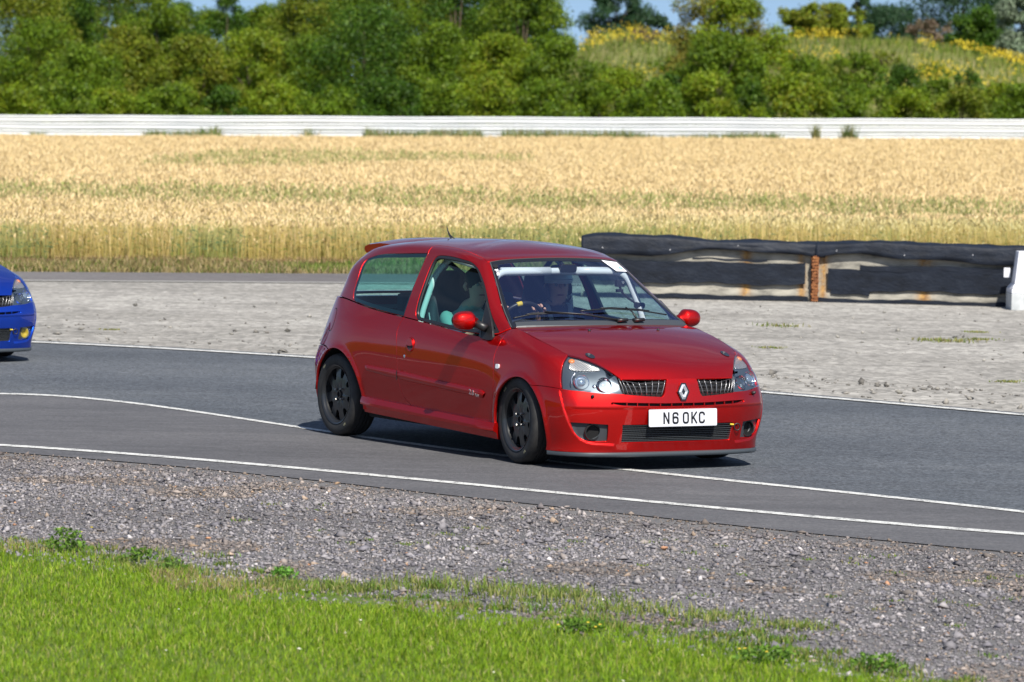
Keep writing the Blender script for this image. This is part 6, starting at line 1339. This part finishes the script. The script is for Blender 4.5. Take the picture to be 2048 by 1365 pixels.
gridmesh('bank', np.linspace(-90, 90, 150), np.linspace(206, 420, 110), lambda x, y: hill(x, y) + .014, M_MEAD)
# ---- guard rail: three stacked W beams on posts
M_RAIL = pmat('rail_white', (.80, .81, .83), .45, metal=.0); g = NG(M_RAIL); g.link(g.ramp(g.noise(.5, 4, .6, g.coord('Object', (1, 1, 4))), [(.3, (.52, .54, .56)), (.7, (.64, .65, .66))]), g.b.inputs['Base Color'])
gr = empty('guard_rail', (0, 207.5, 0)); tag(gr, 'long white steel guard rail of stacked beams between the wheat and the trees', 'guard rail')
zr = lambda x: float(tz(x, 207.5))
for k in range(3):
    z0 = .50 + k * .330; prof = [(0, 0), (-.035, .02), (-.080, .045), (-.083, .085), (-.02, .135), (-.012, .155), (-.02, .175), (-.083, .225), (-.080, .262), (-.035, .290), (0, .306)]
    xs = np.arange(-80, 81, 2.0); n = len(prof); V = [(x, y + .03 * math.sin(x * .31), z0 + z + zr(x) + .012 * math.sin(x * .7 + k)) for x in xs for y, z in prof]
    o = MB().add(V, [(i * n + j, (i + 1) * n + j, (i + 1) * n + j + 1, i * n + j + 1) for i in range(len(xs) - 1) for j in range(n - 1)]).build('rail_beam', M_RAIL, gr, fixn=False)
    md = o.modifiers.new('t', 'SOLIDIFY'); md.thickness = .006; apply_mods(o)
for x in np.arange(-50, 51, 2.0):
    mb = MB(); mb.box((x, .10, .74 + zr(x)), (.11, .12, 1.44)); mb.build('post', pmat('galvanised', (.35, .36, .37), .5, metal=.5), gr)

# ==================================================================== trees and bushes
M_BARK = pmat('bark', (.09, .065, .045), .9); g = NG(M_BARK); g.bump(g.noise(12, 5, .6, g.coord('Object', (1, 1, .3))), .6, .03)
PAL = {'dark': [(.042, .100, .005), (.060, .130, .007), (.085, .150, .008), (.030, .074, .005)], 'mid': [(.095, .165, .006), (.125, .200, .008), (.155, .215, .010), (.062, .118, .005)],
       'olive': [(.130, .175, .008), (.160, .205, .012), (.100, .140, .008), (.190, .195, .016)], 'bright': [(.145, .220, .007), (.185, .255, .010), (.110, .170, .006), (.220, .240, .014)],
       'blue': [(.030, .075, .030), (.040, .095, .040), (.025, .060, .028), (.055, .105, .045)], 'yellow': [(.190, .190, .022), (.230, .210, .030), (.130, .160, .020), (.260, .180, .035)],  # blue: slight haze over the far trees put into their leaf colour
       'silver': [(.200, .260, .170), (.260, .320, .220), (.150, .205, .130), (.110, .160, .080)], 'brown': [(.17, .12, .08), (.13, .10, .06), (.20, .15, .10), (.10, .11, .04)]}
NT = [0]
def tree(name, px, ytop, hw, D, kind, label, cat='tree', group=None, dens=1.0, low=.0, leafs=.125, ztop=None, limbs=5):
    X = pxX(px, D); zb = float(hill(X, D)) if D > 229 else float(tz(X, D)); zt = pxZ(px, ytop, D); R = hw / 9000.09 * D; Hh = max(zt - zb, .8); rg_ = np.random.default_rng(100 + NT[0]); NT[0] += 1
    r = empty(name, (X, D, zb)); tag(r, label, cat, group)
    # lobes of the crown
    nl = int(20 + R * 6.0 + Hh * R * 1.9); L = []
    for i in range(nl):
        t = rg_.uniform(low, 1) ** .9; env = max(.10, 1 - abs(2 * (t - .40) / 1.25) ** 3.5); a = rg_.uniform(0, 6.28); q = rg_.uniform(.10, 1.0) ** .5; s = rg_.uniform(.22, .44) * min(R, Hh * .6) * (1.0 - .30 * t)
        L.append((math.cos(a) * q * R * env * .92, math.sin(a) * q * R * env * .6, min(Hh * (low + (1 - low) * t), Hh - s * .75), s, s * rg_.uniform(.65, .95)))
    L.append((0, 0, Hh - .35 * R, .38 * R, .36 * R))
    L = np.array(L); areas = L[:, 3] ** 2; n = int(min(30000, dens * 175 * areas.sum() * 4 * (.17 / leafs) ** 1.6)); li = rg_.choice(len(L), n, p=areas / areas.sum())
    u = rg_.normal(0, 1, (n, 3)); u /= np.linalg.norm(u, axis=1, keepdims=True); rad = rg_.uniform(0, 1, n) ** .30 * (1 + rg_.normal(0, .17, n))
    c = L[li, :3] + u * rad[:, None] * np.c_[L[li, 3], L[li, 3] * .9, L[li, 4]]; c[:, 2] += .10 * np.abs(rg_.normal(0, 1, n)); c[:, 2] = np.maximum(c[:, 2], .05)
    m = u * .7 + rg_.normal(0, .75, (n, 3)) + np.array([0, 0, .25]); m /= np.linalg.norm(m, axis=1, keepdims=True); v1 = np.cross(m, rg_.normal(0, 1, (n, 3))); v1 /= np.linalg.norm(v1, axis=1, keepdims=True) + 1e-9; v2 = np.cross(m, v1)
    s = leafs * rg_.uniform(.5, 1.35, n)[:, None]; V = np.stack([c - v1 * s * .5, c + v2 * s * .36 + v1 * s * .05, c + v1 * s * .6, c - v2 * s * .36], 1)
    lob = rg_.uniform(.85, 1.18, len(L)); pl_ = np.array(PAL[kind]); C = pl_[(rg_.integers(0, 4, len(L))[li] * (rg_.random(n) < .6) + rg_.integers(0, 4, n) * (rg_.random(n) < .4)) % 4] * lob[li][:, None] * rg_.uniform(.65, 1.30, (n, 1))
    big_mesh('crown', V.reshape(-1, 3), np.arange(n * 4).reshape(-1, 4), M_LEAF, r, colors=np.repeat(C, 4, axis=0))
    mb = MB(); tr = max(.05, R * .06); th = Hh * .50; mb.tube([(0, 0, -.1), (tr * .4, 0, th * .35), (-tr * .3, tr * .3, th * .7), (0, 0, th)], [tr, tr * .8, tr * .55, tr * .3], 8)
    for k in range(limbs):
        l = L[rg_.integers(0, len(L))]; z0 = th * rg_.uniform(.25, .8); mb.tube([(0, 0, z0), (l[0] * .45, l[1] * .45, z0 + (l[2] - z0) * .6), (l[0] * .9, l[1] * .9, max(l[2], z0))], [tr * .45, tr * .3, tr * .1], 6)
    mb.build('trunk', M_BARK, r, smooth=True); return r
G1 = 'trees behind the guard rail'
KN0 = {'mid': 'green', 'dark': 'dark green', 'olive': 'olive green'}
ords = ['first', 'second', 'third', 'fourth', 'fifth', 'sixth', 'seventh', 'eighth', 'ninth', 'tenth', 'eleventh', 'twelfth', 'thirteenth', 'fourteenth', 'fifteenth', 'sixteenth', 'seventeenth', 'eighteenth', 'nineteenth', 'twentieth']
for a in (
    (40, -40, 125, 252, 'olive', 'tall olive tree at the far left corner behind the dense hedge'), (195, -55, 115, 254, 'dark', 'tall dark tree second from the left in the back row'),
    (305, -22, 85, 252, 'mid', 'mid green tree in the back row left of the first sky gap'), (440, -14, 66, 254, 'dark', 'dark narrow tree between the two small sky gaps at the top left'),
    (600, -45, 85, 254, 'olive', 'brownish olive tree right of the second sky gap'), (745, -60, 110, 256, 'mid', 'very tall tree rising behind the big dark round bush'),
    (900, -60, 100, 254, 'dark', 'tall dark tree right of the big round bush'), (1035, -55, 100, 250, 'mid', 'tall mid green tree, last before the open sky gap'),
    (75, 40, 105, 240, 'mid', 'bushy green tree in the middle row at the far left'), (240, 55, 100, 240, 'olive', 'olive bushy tree, second from the left in the middle row'),
    (385, 75, 95, 238, 'olive', 'pale olive willow-like bush in the middle row, left one of the pair'), (495, 58, 80, 240, 'bright', 'pale green willow-like bush, right one of a pair in the middle row'),
    (725, 8, 150, 240, 'dark', 'big dark round bush at the centre left, the widest of all'), (870, 50, 90, 238, 'mid', 'green tree leaning on the right side of the big dark round bush'),
    (985, 70, 100, 238, 'bright', 'bright green bush in the middle row below the last tall tree'), (1110, 78, 85, 236, 'mid', 'mid green bush under the open sky gap'), (1225, 140, 75, 234, 'bright', 'low bright bush below the left patch of yellow flowers'),
    (1418, -55, 92, 243, 'yellow', 'tall yellow green tree in the gap of sky right of the centre'), (1462, -5, 92, 241, 'bright', 'yellow tinged crown on the right flank of the yellow green tree'), (1425, 70, 98, 238, 'mid', 'broad green bush below the tall yellow green tree')):
    tree('tree', *a, group=G1)
for a in (
    (1630, 10, 118, 272, 'olive', 'rounded olive thorn bush standing on top of the flowery bank'), (1218, -45, 70, 300, 'blue', 'dark blue green tree standing alone against the sky behind the bank'), (1302, 34, 38, 300, 'blue', 'small dark tree in the sky gap right of the lone dark tree'),
    (1702, -22, 34, 300, 'blue', 'small dark treetop above the thorn bush on the bank'), (1762, 12, 76, 310, 'blue', 'distant blue green rounded tree behind the bank'), (1905, -80, 115, 285, 'blue', 'large dark tree behind the right end of the bank'), (1950, 20, 70, 280, 'dark', 'dark lower tree under the large dark tree at the right'),
    (2040, -18, 68, 268, 'silver', 'silvery willow in the top right corner'), (1842, 42, 52, 268, 'brown', 'bare brownish bush on the bank left of the silvery willow')):
    tree('tree', *a, group=G1, leafs=.15, dens=2.2 if a[4] != 'brown' else .8)
for a in (
    (120, -30, 95, 260, 'mid', 'green tree filling the back row between the two leftmost tall trees'), (245, -38, 80, 262, 'olive', 'olive crown in the back row just left of the third tall tree'), (350, 8, 70, 262, 'dark', 'dark crown in the back row under the first small sky gap'), (520, 14, 70, 262, 'mid', 'green crown in the back row under the second small sky gap'),
    (665, -55, 85, 262, 'dark', 'dark crown behind the left shoulder of the big round bush'), (825, -60, 90, 262, 'olive', 'olive crown behind the right shoulder of the big round bush'), (970, -60, 85, 262, 'mid', 'green crown filling the back row left of the last tall tree'), (1075, 10, 70, 256, 'dark', 'dark crown sloping down to the open sky gap'), (620, 70, 90, 244, 'mid', 'green middle row bush on the left of the big round bush'), (150, 95, 90, 236, 'mid', 'middle row bush between the two leftmost bushy trees')):
    tree('tree', *a, group=G1)
for i, (px, yt, hw, kd) in enumerate(((0, -30, 95, 'mid'), (90, 0, 90, 'dark'), (170, 10, 85, 'olive'), (270, 15, 90, 'mid'), (330, 30, 80, 'olive'), (410, 22, 80, 'mid'), (480, 30, 85, 'dark'), (560, 8, 85, 'mid'), (640, 0, 90, 'dark'), (710, -45, 90, 'mid'), (790, -50, 90, 'dark'), (860, -40, 90, 'mid'), (930, -40, 90, 'dark'), (1000, -30, 85, 'mid'), (1060, -5, 70, 'mid'))):
    tree('tree', px, yt, hw, 267 + i % 2 * 3, kd, f'{KN0[kd]} crown in the rearmost row behind the hedge, {ords[i]} from the left', group=G1)
G2 = 'bushes growing behind the guard rail'
ords = ['first', 'second', 'third', 'fourth', 'fifth', 'sixth', 'seventh', 'eighth', 'ninth', 'tenth', 'eleventh', 'twelfth', 'thirteenth', 'fourteenth', 'fifteenth', 'sixteenth', 'seventeenth', 'eighteenth', 'nineteenth', 'twentieth']
KN = {'mid': 'green', 'dark': 'dark green', 'bright': 'bright green', 'olive': 'olive green'}
for i, (px, yt, hw, kd) in enumerate(((20, 172, 75, 'bright'), (120, 165, 70, 'mid'), (215, 180, 65, 'bright'), (330, 170, 75, 'mid'), (440, 178, 65, 'dark'), (545, 168, 70, 'bright'), (650, 175, 65, 'mid'), (760, 160, 75, 'dark'), (865, 172, 65, 'mid'), (965, 150, 70, 'bright'), (1075, 162, 75, 'mid'), (1190, 165, 70, 'mid'), (1300, 160, 75, 'mid'), (1400, 150, 70, 'bright'), (1490, 165, 55, 'dark'), (1580, 152, 80, 'bright'), (1700, 172, 75, 'mid'), (1810, 180, 70, 'bright'), (1915, 178, 65, 'olive'), (2020, 172, 65, 'mid'))):
    tree('bush', px, yt, hw, 226 + (i % 3) * 1.5, kd, f'{KN[kd]} low bush directly behind the white rail, {ords[i]} from the left', 'bush', G2, limbs=3)
for i, (px, yt, hw, D, kd, lab) in enumerate(((1330, 150, 45, 236, 'dark', 'dark bush at the foot of the broad green bush on its left side'), (1600, 112, 60, 244, 'mid', 'green bush on the bank slope, leftmost of the slope bushes'), (1700, 108, 70, 246, 'mid', 'broad green bush on the bank slope below the yellow flowers'), (1790, 132, 52, 243, 'dark', 'dark green bush on the slope right of the broad slope bush'), (1928, 142, 36, 242, 'dark', 'small round dark bush alone on the right slope'), (1860, 160, 55, 236, 'mid', 'green bush low on the slope under the small round dark bush'), (1985, 168, 50, 238, 'bright', 'bright low bush on the slope at the far right'), (1275, 108, 42, 258, 'brown', 'brown bush among the yellow flowers left of the yellow green tree'), (1560, 100, 60, 254, 'olive', 'olive bush high on the slope under the thorn bush'), (1650, 120, 60, 250, 'bright', 'bright green bush in the middle of the slope'), (1750, 118, 50, 252, 'olive', 'olive bush right of the middle of the slope'), (1860, 140, 45, 250, 'mid', 'green bush below the bare brownish bush'), (1330, 120, 50, 250, 'mid', 'green bush between the left flower patch and the yellow green tree'))):
    tree('bush', px, yt, hw, D, kd, lab, 'bush', 'bushes on the bank', limbs=3)
# ---- rough grass and yellow ragwort on the bank
N = 15000; X = rng.uniform(0, 34, N); Y = rng.uniform(236, 268, N); H_ = rng.uniform(.25, .7, N)
o = blades('bank_grass', X, Y, H_, rng.uniform(.04, .08, N), pick([(.16, .22, .03), (.21, .26, .05), (.11, .17, .02), (.30, .29, .10)], N), M_WHEAT, .4)
n = len(o.data.vertices); c = np.empty(n * 3, np.float32); o.data.vertices.foreach_get('co', c); c = c.reshape(-1, 3); c[:, 2] += hill(c[:, 0], c[:, 1]).astype(np.float32); o.data.vertices.foreach_set('co', c.ravel()); o.data.update()
N = 15000; X = rng.uniform(3.5, 32, N); Y = rng.uniform(246, 266, N); k = (val_noise(X, Y, .30, 70) * .6 + val_noise(X, Y, 1.1, 71) * .4 > np.interp(X, [0, 16, 19, 34], [.55, .60, .52, .46])) & (rng.random(N) < np.interp(X, [3.5, 6, 10, 14, 19, 25, 32], [.8, 1, .7, .35, .9, 1, .8])); X, Y = X[k], Y[k]; n = len(X)
c = np.stack([X, Y, hill(X, Y) + rng.uniform(.45, .95, n)], -1); m = rng.normal(0, .5, (n, 3)) + np.array([0, -.6, .6]); m /= np.linalg.norm(m, axis=1, keepdims=True); v1 = np.cross(m, rng.normal(0, 1, (n, 3))); v1 /= np.linalg.norm(v1, axis=1, keepdims=True); v2 = np.cross(m, v1); s = rng.uniform(.025, .06, (n, 1))
o = big_mesh('ragwort', np.stack([c - v1 * s, c + v2 * s, c + v1 * s, c - v2 * s], 1).reshape(-1, 3), np.arange(n * 4).reshape(-1, 4), M_LEAF, colors=np.repeat(pick([(.62, .46, .02), (.66, .52, .04), (.50, .38, .02)], n), 4, axis=0)); tag(o, kind='stuff')

# the blue car takes its place on the track behind
_p = at('L', (5.39, 4.3), 0, 1)[0]
_rot = Matrix.Rotation(BCAR.rotation_euler.z, 3, 'Z'); _d = 39.3
_t = Vector(((61.6 - 1024) / 9000.09 * _d, _d, 0)) - _rot @ _p
BCAR.location = (_t.x, _t.y, .012)
